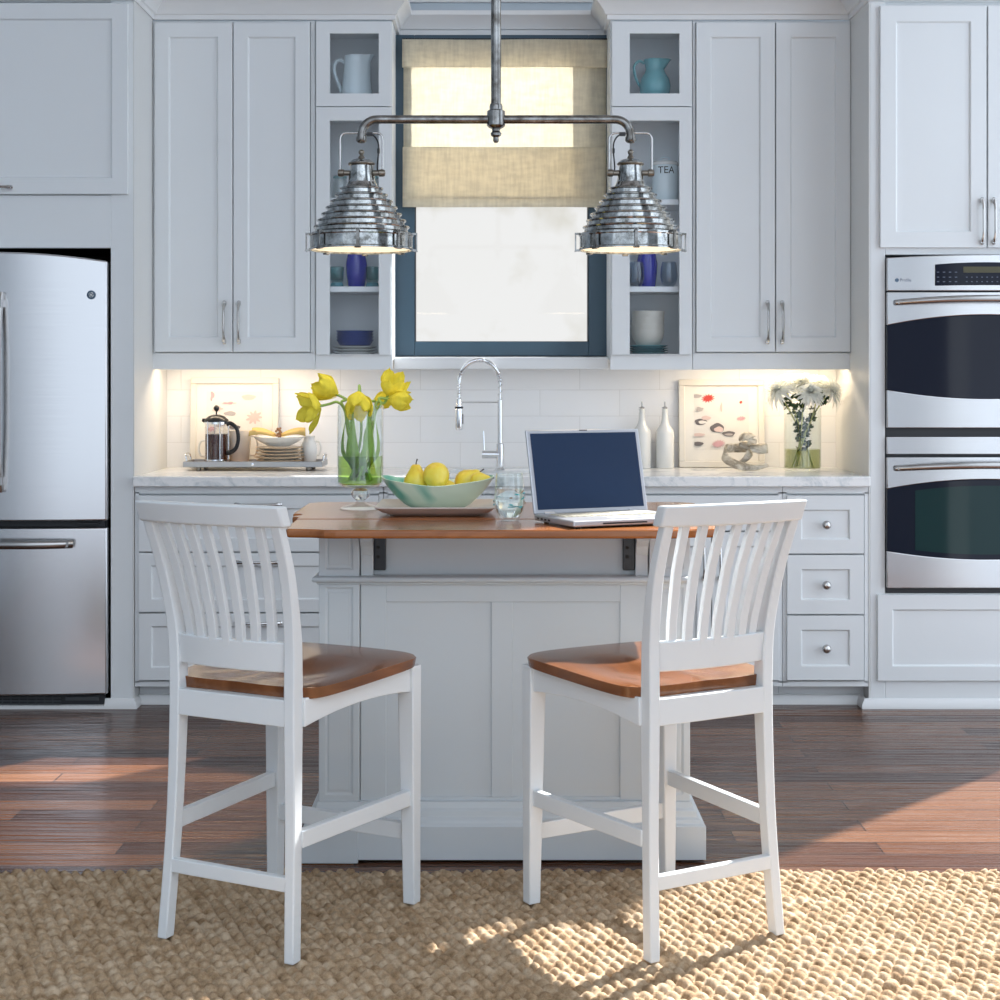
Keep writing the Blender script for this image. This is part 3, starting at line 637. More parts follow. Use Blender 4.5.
# ================================================================== rug: chunky looped jute, real relief
RX0, RX1, RYa, RYb = -1.62, 1.44, 2.62, 4.185
def rug_mesh():
    import numpy as np
    st = .0048; nx = int((RX1-RX0)/st)+1; ny = int((RYb-RYa)/st)+1
    xs = np.linspace(RX0, RX1, nx); ys = np.linspace(RYa, RYb, ny); X, Y = np.meshgrid(xs, ys)
    a, b = .0300, .0350
    rs = np.random.RandomState(3); H = np.zeros_like(X)
    # slight waviness of the rows
    Yw = Y+.006*np.sin(X*5.1)+.004*np.sin(X*13+1); Xw = X+.003*np.sin(Y*9)
    R0 = np.floor(Yw/b).astype(int); jx = rs.uniform(-1, 1, (400, 400)); jy = rs.uniform(-1, 1, (400, 400)); js = rs.uniform(.85, 1.12, (400, 400))
    for dr in (-1, 0, 1):
        R = R0+dr; off = (R % 2)*.5*a; C0 = np.floor((Xw-off)/a).astype(int)
        for dc in (-1, 0, 1):
            C = C0+dc; i = R % 400; j = C % 400
            cx = (C+.5)*a+off+jx[i, j]*.0022; cy = (R+.5)*b+jy[i, j]*.003
            dx = (Xw-cx)/(.0164*js[i, j]); dy = (Yw-cy)/(.0215*js[i, j]); dx = dx+.25*dy
            h = np.sqrt(np.clip(1-dx*dx-dy*dy, 0, 1))*js[i, j]*(.9+.1*jx[j, i])
            H = np.maximum(H, h)
    edge = np.minimum(np.minimum(X-RX0, RX1-X), np.minimum(Y-RYa, RYb-Y)); 
    Z = .0005+.0205*H
    rm = .004*np.sin(X*75)+.003*np.sin(X*31+2)
    keep = (edge+rm > .006)
    co = np.stack([X, Y, np.where(keep, Z, .0005)], -1).reshape(-1, 3)
    idx = np.arange(nx*ny).reshape(ny, nx)
    f = np.stack([idx[:-1, :-1], idx[:-1, 1:], idx[1:, 1:], idx[1:, :-1]], -1).reshape(-1, 4)
    me = bpy.data.meshes.new('rug'); me.vertices.add(len(co)); me.vertices.foreach_set('co', co.ravel())
    me.loops.add(f.size); me.loops.foreach_set('vertex_index', f.ravel().astype('int32')); me.polygons.add(len(f))
    me.polygons.foreach_set('loop_start', (np.arange(len(f))*4).astype('int32')); me.polygons.foreach_set('loop_total', np.full(len(f), 4, 'int32'))
    me.polygons.foreach_set('use_smooth', [True]*len(f)); me.update(calc_edges=True); me.materials.append(jute); return me
o = bpy.data.objects.new('rug', rug_mesh()); COL.objects.link(o); tag(o, 'chunky looped natural jute rug under the two stools', 'rug')

# ================================================================== stools
def R3(y0, y1, y2, z): return y0
def make_stool():
    t = thing('counter_stool', 'white slat-back counter stool with brown seat, left of the pair', 'stool', (0, 0, 0), 'white counter stools at the island')
    def back(z):          # centre line of the rear posts: (x offset, y)
        P = [(0, .176, -.232), (.25, .166, -.214), (.5, .160, -.205), (.62, .160, -.205), (.72, .163, -.212), (.85, .171, -.243), (.975, .176, -.292), (1.02, .178, -.304)]
        for (a, xa, ya), (b, xb, yb) in zip(P, P[1:]):
            if a <= z <= b: u = (z-a)/(b-a); return xa+(xb-xa)*u, ya+(yb-ya)*u
    for s in (-1, 1):
        bm = B(); P = cr([(s*back(z)[0], back(z)[1], z) for z in (0, .25, .5, .62, .72, .85, .968)], 5)
        sz = [(.025 + .003*min(1, p[2]/.6) - .003*max(0, (p[2]-.62)/.4), .031 + .007*max(0, 1-abs(p[2]-.56)/.25) - .008*max(0, (p[2]-.7)/.3)) for p in P]
        colsweep(bm, P, sz); obj('rear_leg', bm, stool_paint, t, smooth=25, bevel=.003)
        bm = B(); zs = [0, .15, .3, .45, .582]
        colsweep(bm, [(s*(.203+.000*z-.006*z/.6), .236-.004*z, z) for z in zs], [(.032+.014*z/.6, .032+.010*z/.6) for z in zs])
        obj('front_leg', bm, stool_paint, t, smooth=25, bevel=.003)
        # side apron, side stretcher
        def bar(name, p, q, h, w, arch=0):
            bm = B(); p = Vector(p); q = Vector(q); d = (q-p); n = 10; sd_ = Vector((-d.y, d.x, 0)).normalized()*w/2; rg = []
            for i in range(n+1):
                u = i/n; c_ = p+d*u; lo = -h/2+arch*4*u*(1-u)
                rg.append([bm.verts.new(c_-sd_+Vector((0, 0, lo))), bm.verts.new(c_+sd_+Vector((0, 0, lo))), bm.verts.new(c_+sd_+Vector((0, 0, h/2))), bm.verts.new(c_-sd_+Vector((0, 0, h/2)))])
            for a, b in zip(rg, rg[1:]):
                for k in range(4): bm.faces.new((a[k], a[(k+1) % 4], b[(k+1) % 4], b[k]))
            bm.faces.new(rg[0][::-1]); bm.faces.new(rg[-1]); obj(name, bm, stool_paint, t, smooth=25, bevel=.002)
        bar('side_apron', (s*.170, -.19, .541), (s*.201, .222, .551), .064, .022, .016)
        bar('side_stretcher', (s*.172, -.20, .262), (s*.201, .222, .260), .038, .02)
    bar('rear_apron', (-.156, -.210, .541), (.156, -.210, .541), .060, .024)
    bar('front_apron', (-.19, .236, .551), (.19, .236, .551), .06, .022)
    bar('rear_stretcher', (-.170, -.224, .167), (.170, -.224, .167), .032, .02)
    bar('front_stretcher', (-.19, .238, .174), (.19, .238, .174), .040, .02)
    # curved rails
    def rail(name, half, y, z0, z1, sag, th, arch=0):
        bm = B(); n = 20; rg = []
        for i in range(n+1):
            u = i/n*2-1; x = u*half; yy = y-sag*(1-u*u); zt = z1+arch*(1-u*u); lean = .010 if z1 > .9 else .004
            rg.append([bm.verts.new((x, yy-th/2+lean, z0)), bm.verts.new((x, yy+th/2+lean, z0)), bm.verts.new((x, yy+th/2-lean, zt)), bm.verts.new((x, yy-th/2-lean, zt))])
        for a, b in zip(rg, rg[1:]):
            for k in range(4): bm.faces.new((a[k], a[(k+1) % 4], b[(k+1) % 4], b[k]))
        bm.faces.new(rg[0][::-1]); bm.faces.new(rg[-1]); obj(name, bm, stool_paint, t, smooth=30, bevel=.005 if z1 > .9 else .003, seg=3)
    rail('top_rail', .198, -.290, .960, 1.007, .030, .034, .002)
    rail('lower_back_rail', .158, -.203, .630, .698, .022, .022)
    for k in range(7):
        u = (k-3)/3.0; bm = B(); zs = [.68, .74, .80, .86, .92, .975]
        P = [(u*(.112+.024*(z-.7)/.3), back(z)[1]-.022*(1-u*u*.75) - .004*(z-.7)/.3, z) for z in zs]
        colsweep(bm, P, [(.021, .014)]*len(zs)); obj('slat', bm, stool_paint, t, smooth=25, bevel=.0015)
    # saddle seat
    bm = B(); nx, ny = 30, 30; top = {}; bot = {}
    for i in range(nx+1):
        for j in range(ny+1):
            u = i/nx*2-1; v_ = j/ny*2-1
            # soften corners
            k = 1-.10*(abs(u)**6)*(abs(v_)**6); hw = .205+.028*(v_+1)/2 + .004*(1-v_*v_)
            x = u*hw*k; y = (.034+v_*.232 + .010*(1-u*u)*(1 if v_ > 0 else -.6)*abs(v_)**3)*k
            zt = .622-.013*math.exp(-((abs(x)-.095)/.075)**2-((y+.02)/.13)**2)-.006*abs(v_)**3*(v_ > 0)-.004*(abs(u)**6)
            top[i, j] = bm.verts.new((x, y, zt)); bot[i, j] = bm.verts.new((x*.985, y*.985, .5925+.004*(1-u*u)))
    for q in list(top.values())+list(bot.values()): q.co.z += -.012+.030*(q.co.y-.2)
    for i in range(nx):
        for j in range(ny):
            bm.faces.new((top[i, j], top[i+1, j], top[i+1, j+1], top[i, j+1])); bm.faces.new((bot[i, j], bot[i, j+1], bot[i+1, j+1], bot[i+1, j]))
    for i in range(nx):
        for j in (0, ny): bm.faces.new((top[i, j], top[i+1, j], bot[i+1, j], bot[i, j]))
    for j in range(ny):
        for i in (0, nx): bm.faces.new((top[i, j], top[i, j+1], bot[i, j+1], bot[i, j]))
    obj('seat', bm, seat_wood, t, smooth=40, bevel=.004)
    return t
st = make_stool()
dup(st, (.371, 3.812, .0165), math.radians(29.8), 'white slat-back counter stool with brown seat, right of the pair, before the laptop')
st.location = (-.505, 3.80, .0165); st.rotation_euler = (0, 0, math.radians(-27.5))

# ================================================================== island
IX = .012
isl = thing('kitchen_island', 'white panelled kitchen island with cherry-brown drop-leaf top', 'island', (IX, 4.64, 0))
YI = 4.33; YBk = 4.95
def mirror(poly): return poly
# fixed top and leaf
A = .5975
fixed = [(-A, 4.94), (-A, 4.58), (-A+.004, 4.555), (-A+.022, 4.545), (-A+.030, 4.53), (-A+.026, 4.50), (-A+.012, 4.478), (-A+.014, 4.455), (-A+.030, 4.44), (-A+.034, 4.383)]
fixed = fixed + [(-x, y) for x, y in fixed[::-1]] + [(A-.03, 4.975), (A-.07, 4.985), (-A+.07, 4.985), (-A+.03, 4.975)]
fixed = [(x+.005, y) for x, y in fixed]
bm = B(); prism(bm, fixed, .892, .914); obj('tabletop', bm, table_wood, isl, smooth=0, bevel=.006, seg=3)
L = [(-A+.034, 4.380), (-A+.036, 4.22), (-A+.040, 4.12), (-A+.046, 4.098), (-A+.075, 4.092), (-A+.105, 4.088), (-A+.125, 4.080), (-A+.145, 4.068), (-A+.175, 4.064), (-A+.22, 4.066)]
L = L + [(-x, y) for x, y in L[::-1]]; L = [(x+.005, y) for x, y in L]
bm = B(); prism(bm, L, .891, .9135)
obj('drop_leaf', bm, table_wood, isl, smooth=0, bevel=.007, seg=3)
# carcase
Lx, Rx = IX-.500, IX+.500
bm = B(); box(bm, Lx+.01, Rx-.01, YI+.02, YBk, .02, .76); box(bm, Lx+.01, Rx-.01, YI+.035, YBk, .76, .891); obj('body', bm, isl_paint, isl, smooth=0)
# upper frieze panel between brackets is the recessed front; pilaster blocks
for s in (-1, 1):
    xa, xb = (Lx-.002, Lx+.108) if s < 0 else (Rx-.108, Rx+.002)
    bm = B(); shaker(bm, xa, xb, .764, .891, YI-.004, .09, .018, .004); o = obj('pilaster_block', bm, isl_paint, isl, smooth=0, bevel=.0015, seg=1)
    bm = B(); box(bm, xa+.026, xb-.026, YI-.002, YI+.001, .794, .868); obj('raised_panel', bm, isl_paint, o, smooth=0, bevel=.003)
    bm = B(); shaker(bm, xa, xb, .155, .752, YI-.004, .04, .018, .004); o = obj('pilaster', bm, isl_paint, isl, smooth=0, bevel=.0015, seg=1)
    bm = B(); box(bm, xa+.026, xb-.026, YI-.002, YI+.001, .184, .720); obj('raised_panel', bm, isl_paint, o, smooth=0, bevel=.003)
    # corbel and hinge
    cx = Lx+.128 if s < 0 else Rx-.128
    bm = B(); prof_ = [(YI+.084, .891), (YI-.03, .891), (YI-.03, .86), (YI-.012, .845), (YI+.002, .82), (YI+.004, .80), (YI+.004, .764), (YI+.084, .764)]
    prism(bm, prof_, cx-.017, cx+.017, 'x'); obj('corbel', bm, isl_paint, isl, smooth=0, bevel=.002)
    hx = cx-s*.034
    bm = B(); box(bm, hx-.016, hx+.016, YI+.010, YI+.034, .778, .890)
    h = obj('hinge', bm, black, isl, smooth=0, bevel=.002)
    bm = B()
    for z in (.815, .84, .868): lathe(bm, [(0, .001), (.005, 0), (.005, -.002), (0, -.002)], (hx-.005, YI+.009, z), 10, Matrix.Rotation(PI/2, 3, 'X'))
    obj('screw', bm, darkgap, h)
# side panels
for s in (-1, 1):
    bm = B(); x = Lx-.004 if s < 0 else Rx+.004
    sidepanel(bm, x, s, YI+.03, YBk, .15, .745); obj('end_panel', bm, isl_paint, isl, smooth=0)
# centre frame with two panels
bm = B(); x0, x1 = Lx+.110, Rx-.110
def bb(a, b, c, d_, y=YI+.006): box(bm, a, b, y, YI+.022, c, d_)
X = lambda px: (px-500)*(YI+.006)/1600
Z = lambda py: 1.3-(py-378)*(YI+.006)/1600
bb(x0, X(386), .155, .752); bb(X(620), x1, .155, .752)
bb(X(386), X(620), Z(602), .752); bb(X(386), X(620), .155, Z(797)); bb(X(491.5), X(512.5), Z(797), Z(602))
bm2 = B()
obj('panel_frame', bm, isl_paint, isl, smooth=0, bevel=.0012, seg=1)
bm = bm2; box(bm, X(386)-.003, X(620)+.003, YI+.0125, YI+.0199, .15, .75); obj('centre_panel', bm, isl_paint, isl, smooth=0)
# waist moulding all round
rect = lambda o_: [(Lx-o_, YBk+o_), (Lx-o_, YI-.004-o_), (Rx+o_, YI-.004-o_), (Rx+o_, YBk+o_)]
mp = [(-.03, .742), (.006, .742), (.008, .748), (.017, .750), (.020, .756), (.017, .762), (.010, .765), (-.03, .765)]
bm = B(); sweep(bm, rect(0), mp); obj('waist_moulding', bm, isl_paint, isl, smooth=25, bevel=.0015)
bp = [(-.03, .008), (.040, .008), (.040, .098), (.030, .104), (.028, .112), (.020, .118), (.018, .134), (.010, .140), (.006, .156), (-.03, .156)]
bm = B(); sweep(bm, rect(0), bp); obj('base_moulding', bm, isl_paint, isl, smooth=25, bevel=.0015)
bm = B(); box(bm, Lx-.043, Lx+.108, YI-.054, YI-.04, .002, .096); obj('plinth_block', bm, isl_paint, isl, smooth=0, bevel=.0015)
for x in (Lx+.05, Rx-.05):
    for y in (YI+.05, YBk-.05): bm = B(); box(bm, x-.03, x+.03, y-.03, y+.03, 0, .0195); obj('foot', bm, darkgap, isl, smooth=0)

# ================================================================== pendant
PY = 4.65; PS = 1600/PY
pz = lambda y: 1.3+(378-y)/PS
px = lambda x: (x-500)/PS
pen = thing('pendant_lamp', 'antique pewter two-shade bar pendant hanging above the island', 'lamp', (px(496), PY, CZ))
cx = px(496)
bm = B(); lathe(bm, [(0, CZ), (.065, CZ), (.065, CZ-.012), (.03, CZ-.03), (0, CZ-.03)], (cx, PY, 0), 28); obj('ceiling_rose', bm, pewter, pen)
bm = B(); lathe(bm, [(0, pz(112)), (.0145, pz(112)), (.0145, CZ-.02), (0, CZ-.02)], (cx, PY, 0), 18); obj('stem', bm, pewter, pen)
bm = B(); zc = pz(119.5)
lathe(bm, [(0, zc+.045), (.017, zc+.045), (.019, zc+.038), (.019, zc+.028), (.026, zc+.024), (.027, zc-.018), (.021, zc-.024), (.012, zc-.028), (.011, zc-.034), (.016, zc-.040), (.015, zc-.047), (.008, zc-.052), (.009, zc-.062), (.005, zc-.068), (0, zc-.068)], (cx, PY, 0), 22)
obj('hub', bm, pewter, pen, smooth=40)
bm = B(); AR = .391
for s in (-1, 1):
    P = [(cx+s*.0, PY, zc), (cx+s*.15, PY, zc), (cx+s*(AR-.045), PY, zc)]
    for k in range(1, 9): a = k/8*PI/2; P.append((cx+s*(AR-.045+.045*math.sin(a)), PY, zc-.045*(1-math.cos(a))))
    P.append((cx+s*AR, PY, zc-.058)); tube(bm, P, .0125, 14)
    lathe(bm, [(0, zc-.05), (.015, zc-.05), (.016, zc-.062), (.010, zc-.068), (0, zc-.070)], (cx+s*AR, PY, 0), 16)
obj('crossbar', bm, pewter, pen, smooth=50)
for s in (-1, 1):
    ax = cx+s*AR; zt = pz(133)
    # shade
    P = [(.0, pz(158)), (.010, pz(158.5)), (.026, pz(160)), (.038, pz(163)), (.038, pz(165)), (.033, pz(166)), (.035, pz(172)), (.039, pz(180)), (.045, pz(187))]
    z = 187.0; r = .046; radii = [.062, .076, .090, .103, .116, .128, .138]
    for k, rr in enumerate(radii):
        za = 187.5+k*6.45; P += [(rr-.004, pz(za)), (rr+.0005, pz(za+.5)), (rr+.002, pz(za+1.3)), (rr+.0005, pz(za+2.2)), (rr-.004, pz(za+2.6)), (rr-.003, pz(za+6.2))]
    P += [(.142, pz(233)), (.150, pz(234)), (.151, pz(236)), (.148, pz(237)), (.148, pz(248)), (.1505, pz(249)), (.1505, pz(250.5)), (.146, pz(250.5)), (.146, pz(237)), (.12, pz(225)), (.06, pz(195)), (.03, pz(175)), (0, pz(172))]
    bm = B(); lathe(bm, P, (ax, PY, 0), 56); sh = obj('shade', bm, shade_m, pen, smooth=35)
    bm = B(); lathe(bm, [(0, pz(149.5)), (.005, pz(149.8)), (.0085, pz(151.5)), (.0085, pz(153)), (.005, pz(155)), (.009, pz(157)), (.012, pz(160)), (0, pz(160))], (ax, PY, 0), 14); obj('finial', bm, bronze, sh)
    bm = B(); lathe(bm, [(.031, pz(162.0)), (.0385, pz(163.2)), (.0395, pz(164.4)), (.037, pz(165.5)), (.030, pz(165.5))], (ax, PY, 0), 30, close=True); obj('cap_rim', bm, bronze, sh)
    bm = B(); lathe(bm, [(0, pz(249.3)), (.08, pz(249.5)), (.145, pz(248.6)), (.145, pz(247)), (0, pz(247))], (ax, PY, 0), 40); obj('diffuser', bm, diffuser, sh)
    # latch clips round the rim
    for k in range(8):
        a = k*PI/4+.02; c_, s_ = math.cos(a), math.sin(a); bm = B(); M = Matrix.Translation((ax, PY, 0)) @ Matrix.Rotation(a, 4, 'Z')
        box(bm, .146, .162, -.006, .006, pz(235), pz(233), M); box(bm, .158, .162, -.004, .004, pz(250.5), pz(233), M); box(bm, .148, .160, -.006, .006, pz(251.5), pz(249.5), M)
        lathe(bm, [(0, -.009), (.0032, -.009), (.0032, .009), (0, .009)], Vector((ax+.160*c_, PY+.160*s_, pz(251))), 8, Matrix.Rotation(a, 3, 'Z') @ Matrix.Rotation(PI/2, 3, 'X'))
        obj('latch', bm, pewter, sh, smooth=30)
    # yoke
    w = .062; zb = pz(173)
    P = [(ax-w, PY, zb)] + [(ax-w+.018*(1-math.cos(k/6*PI/2)), PY, zt-.018+.018*math.sin(k/6*PI/2)) for k in range(7)]
    P += [(2*ax-x, y, z_) for x, y, z_ in P[::-1]]
    bm = B(); tube(bm, P, .0032, 8, flat=(1, 1)); obj('yoke', bm, hard, sh, smooth=50)
    bm = B()
    for q in (-1, 1):
        lathe(bm, [(0, .028), (.008, .028), (.008, .050), (.011, .052), (.011, .062), (.009, .068), (0, .070)], (ax, PY, zb), 14, Matrix.Rotation(q*PI/2, 3, 'Y'))
    obj('pivot_knob', bm, bronze, sh, smooth=40)
    # feed cable inside the yoke, on the window-facing side
    q = -s; bm = B()
    tube(bm, cr([(ax+q*.014, PY, zt-.004), (ax+q*.034, PY, zt-.007), (ax+q*.047, PY, zt-.024), (ax+q*.050, PY, zt-.05), (ax+q*.046, PY, zb+.016), (ax+q*.050, PY, zb+.004)], 5), .0023, 8)
    boxc(bm, (ax+q*.024, PY, zt-.004), (.018, .010, .010)); boxc(bm, (ax+q*.0495, PY, zt-.052), (.007, .009, .014))
    obj('cable', bm, black, sh, smooth=40)
    ld = bpy.data.lights.new('pendant_bulb', 'AREA'); ld.shape = 'DISK'; ld.size = .25; ld.energy = .8; ld.color = (1, .8, .55)
    lo = bpy.data.objects.new('pendant_bulb', ld); COL.objects.link(lo); lo.parent = pen; lo.location = Vector((ax, PY, pz(250.5)))-Vector(pen.location)

# ================================================================== roman blind
bl = thing('roman_blind', 'cream linen roman blind lowered halfway over the window', 'blind', (.02, 6.85, 2.75))
zs_ = lambda y: 1.3+(378-y)/233.0
def cloth(name, x0, x1, z0, z1, y, amp=.0015, par=bl, seed=0, edge=.0):
    bm = B(); n, m_ = 40, 14; g_ = {}
    for i in range(n+1):
        for j in range(m_+1):
            x = x0+(x1-x0)*i/n; z = z0+(z1-z0)*j/m_
            g_[i, j] = bm.verts.new((x, y+amp*noise.noise(Vector((x*6+seed, z*9, seed)))*2+edge*(1-j/m_)**2, z+.003*noise.noise(Vector((x*3, seed, j*.3)))))
    for i in range(n):
        for j in range(m_): bm.faces.new((g_[i, j], g_[i+1, j], g_[i+1, j+1], g_[i, j+1]))
    o = obj(name, bm, linen, par, smooth=60)
    s = o.modifiers.new('thickness', 'SOLIDIFY'); s.thickness = .0008; return o
cloth('valance', -.418, .459, zs_(69), zs_(41), 6.836, seed=1, edge=-.004)
cloth('main_cloth', -.414, .455, zs_(205), zs_(42), 6.862, seed=2)
cloth('lower_fold', -.416, .452, zs_(208), zs_(148), 6.838, seed=3, edge=-.003)
bm = B(); box(bm, -.416, .452, 6.832, 6.845, zs_(199.5), zs_(197.5)); obj('batten', bm, linen, bl, smooth=0)
bm = B(); box(bm, -.418, .458, 6.84, 6.872, zs_(42), zs_(39.5)); obj('head_rail', bm, sashm, bl, smooth=0)
# ================================================================== faucet
FYY = 6.70; fs = 1600/FYY; fx = lambda x: (x-500)/fs; fz = lambda y: 1.3+(378-y)/fs
fa = thing('kitchen_faucet', 'tall chrome spring-neck pull-down faucet behind the island', 'faucet', (fx(500), FYY, .914))
bm = B(); X0 = fx(500)
lathe(bm, [(0, .9142), (.022, .9142), (.022, .922), (.017, .926), (.017, fz(444)), (.011, fz(443)), (.011, fz(400)), (0, fz(400))], (X0, FYY, 0), 20); obj('column', bm, chrome, fa)
P = [(X0, FYY, fz(404))]; R = (fx(500)-fx(459))/2; cxx = X0-R; zc_ = fz(383)
for k in range(0, 25): a = PI*k/24; P.append((cxx+R*math.cos(a), FYY, zc_+R*1.12*math.sin(a)))
P += [(X0-2*R, FYY, fz(392)), (X0-2*R, FYY, fz(400))]
bm = B(); tube(bm, P, .0055, 10); neck = obj('neck', bm, chrome, fa, smooth=50)
PP = cr(P, 6); bm = B(); n = len(PP); coil = []; L_ = 0; turns = 85
for i in range(n*12-12):
    u = i/12; a_ = int(u); f = u-a_; p = PP[a_].lerp(PP[min(a_+1, n-1)], f); tg = (PP[min(a_+1, n-1)]-PP[a_]); tg = tg.normalized() if tg.length > 0 else Vector((0, 0, 1))
    w = Vector((0, 1, 0)); q = tg.cross(w).normalized(); ph = 2*PI*turns*i/(n*12-12); coil.append(p+(w*math.cos(ph)+q*math.sin(ph))*.0085)
tube(bm, coil[::1], .0022, 4); obj('spring', bm, chrome, neck, smooth=60)
bm = B(); sx_ = X0-2*R; lathe(bm, [(0, fz(430)), (.014, fz(430)), (.0165, fz(428)), (.0165, fz(408)), (.0125, fz(405)), (.0125, fz(399)), (0, fz(399))], (sx_, FYY, 0), 18); hd = obj('spray_head', bm, chrome, fa)
bm = B(); lathe(bm, [(.0130, fz(408.5)), (.0175, fz(408.5)), (.0175, fz(406.5)), (.0130, fz(406.5))], (sx_, FYY, 0), 18, close=True); box(bm, sx_+.012, sx_+.018, FYY-.006, FYY+.006, fz(424), fz(414)); obj('spray_button', bm, black, hd)
bm = B(); tube(bm, [(sx_, FYY, fz(402.5)), (X0, FYY, fz(402.5))], .0035, 8); obj('support_arm', bm, chrome, fa)
bm = B(); lathe(bm, [(0, 0), (.0165, 0), (.0165, -.075), (0, -.075)], (X0, FYY, fz(454.5)), 18, Matrix.Rotation(PI/2, 3, 'Y')); tube(bm, [(fx(484), FYY, fz(450)), (fx(483.5), FYY, fz(431))], [.004, .003], 8); obj('lever', bm, chrome, fa)

# ================================================================== things in the display cupboards
def mug_handle(bm, x, y, z, w, h, r=.004, s=1):
    tube(bm, cr([(x, y, z+h/2), (x+s*w*.7, y, z+h*.45), (x+s*w, y, z), (x+s*w*.7, y, z-h*.45), (x, y, z-h/2)], 6), r, 8)
ux = lambda x, Y=6.78: (x-500)*Y/1600
uz = lambda y, Y=6.78: 1.3+(378-y)*Y/1600
Y0 = 6.77
def lth(name, lab, cat, x, y, z, prof, m, group=None, seg=36, **k):
    t = thing(name, lab, cat, (x, y, z), group); bm = B(); lathe(bm, [(r, z+h) for r, h in prof], (x, y, 0), seg, **k); return t, bm
# white pitcher (top left)
x = ux(357, Y0); t = thing('pitcher', 'white ceramic pitcher in the top left display cupboard', 'pitcher', (x, Y0, 2.471))
bm = B(); lathe(bm, [(0, 2.471), (.060, 2.471), (.066, 2.476), (.066, 2.50), (.060, 2.56), (.053, 2.63), (.051, 2.655), (.053, 2.660), (.050, 2.660), (.047, 2.63), (.055, 2.56), (.058, 2.48), (0, 2.478)], (x, Y0, 0), 36)
for v in bm.verts:
    if v.co.z > 2.62 and v.co.x > x+.035: v.co.x += .022*(v.co.z-2.62)/.04; v.co.z += .004
obj('body', bm, cer_pale, t); bm = B()
tube(bm, cr([(x-.050, Y0, 2.634), (x-.075, Y0, 2.645), (x-.094, Y0, 2.628), (x-.095, Y0, 2.59), (x-.075, Y0, 2.535), (x-.058, Y0, 2.49)], 6), .007, 8); obj('handle', bm, cer_pale, t)
# turquoise pitcher (top right)
x = ux(655, Y0); t = thing('pitcher', 'round turquoise glazed pitcher in the top right display cupboard', 'pitcher', (x, Y0, 2.471))
bm = B(); lathe(bm, [(0, 2.471), (.042, 2.471), (.046, 2.476), (.063, 2.505), (.067, 2.535), (.060, 2.565), (.044, 2.590), (.040, 2.605), (.046, 2.640), (.049, 2.645), (.044, 2.643), (.037, 2.605), (.05, 2.57), (.058, 2.52), (0, 2.48)], (x, Y0, 0), 36)
for v in bm.verts:
    if v.co.z > 2.61 and v.co.x > x+.03: v.co.x += .020*(v.co.z-2.61)/.035
obj('body', bm, cer_teal, t); bm = B()
tube(bm, cr([(x-.044, Y0, 2.632), (x-.068, Y0, 2.640), (x-.088, Y0, 2.618), (x-.084, Y0, 2.58), (x-.070, Y0, 2.545), (x-.058, Y0, 2.53)], 6), .006, 8); obj('handle', bm, cer_teal, t)
# tea canister
x = ux(665, Y0); zb = 2.0445; t = thing('tea_canister', 'pale enamel tea canister on the right display shelf', 'canister', (x, Y0, zb))
bm = B(); lathe(bm, [(0, zb), (.052, zb), (.054, zb+.004), (.054, zb+.150), (.052, zb+.154), (0, zb+.154)], (x, Y0, 0), 36); bd = obj('body', bm, cer_pale, t)
bm = B(); lathe(bm, [(0, zb+.154), (.0565, zb+.154), (.0565, zb+.164), (.050, zb+.170), (.02, zb+.174), (0, zb+.175)], (x, Y0, 0), 36); ld_ = obj('lid', bm, cer_white, t)
bm = B(); tube(bm, cr([(x-.02, Y0, zb+.172), (x-.014, Y0, zb+.188), (x+.014, Y0, zb+.188), (x+.02, Y0, zb+.172)], 5), .0028, 8); obj('lid_handle', bm, cer_pale, ld_)
text('TEA', .042, (x, Y0-.0555, uz(172)), letter, bd, bendr=.055)
# cobalt vases
for xx, lab, w in ((356.5, 'cobalt blue bulging vase on the left display shelf', .044), (647, 'cobalt blue bulging vase on the right display shelf', .043)):
    x = ux(xx, Y0); zb = 1.6815; t = thing('vase', lab, 'vase', (x, Y0, zb))
    bm = B(); lathe(bm, [(0, zb), (.032, zb), (.036, zb+.006), (w, zb+.06), (w+.002, zb+.10), (.036, zb+.15), (.028, zb+.185), (.030, zb+.20), (.026, zb+.20), (.024, zb+.185), (.03, zb+.15), (.03, zb+.02), (0, zb+.01)], (x, Y0, 0), 32); obj('body', bm, cer_blue, t)
# glasses beside vases
for xx, lab, m in ((337, 'teal-footed glass mug left of the left cobalt vase', teal_glass), (372.5, 'teal-footed glass mug right of the left cobalt vase', teal_glass)):
    x = ux(xx, 6.72); zb = 1.6815; t = thing('glass_mug', lab, 'mug', (x, 6.72, zb), 'teal glass mugs on the left display shelf')
    bm = B(); lathe(bm, [(0, zb), (.024, zb), (.026, zb+.012), (.022, zb+.020), (.027, zb+.030), (.030, zb+.085), (.0285, zb+.085), (.025, zb+.032), (0, zb+.026)], (x, 6.72, 0), 24); obj('bowl', bm, m, t)
    bm = B(); lathe(bm, [(0, zb+.001), (.0265, zb), (.028, zb+.006), (.024, zb+.018), (0, zb+.018)], (x, 6.72, 0), 24); obj('foot', bm, cer_tealp, t)
for xx, lab in ((636, 'clear stemless glass left of the right cobalt vase'), (669, 'clear stemless glass right of the right cobalt vase')):
    x = ux(xx, 6.71); zb = 1.6815; t = thing('drinking_glass', lab, 'glass', (x, 6.71, zb), 'stemless glasses on the right display shelf')
    bm = B(); lathe(bm, [(0, zb), (.020, zb), (.032, zb+.02), (.037, zb+.045), (.035, zb+.075), (.029, zb+.105), (.0275, zb+.105), (.033, zb+.075), (.035, zb+.045), (.030, zb+.022), (0, zb+.006)], (x, 6.71, 0), 28); obj('bowl', bm, thin_glass('smoky_glass', (.78, .84, .9), 1.6), t)
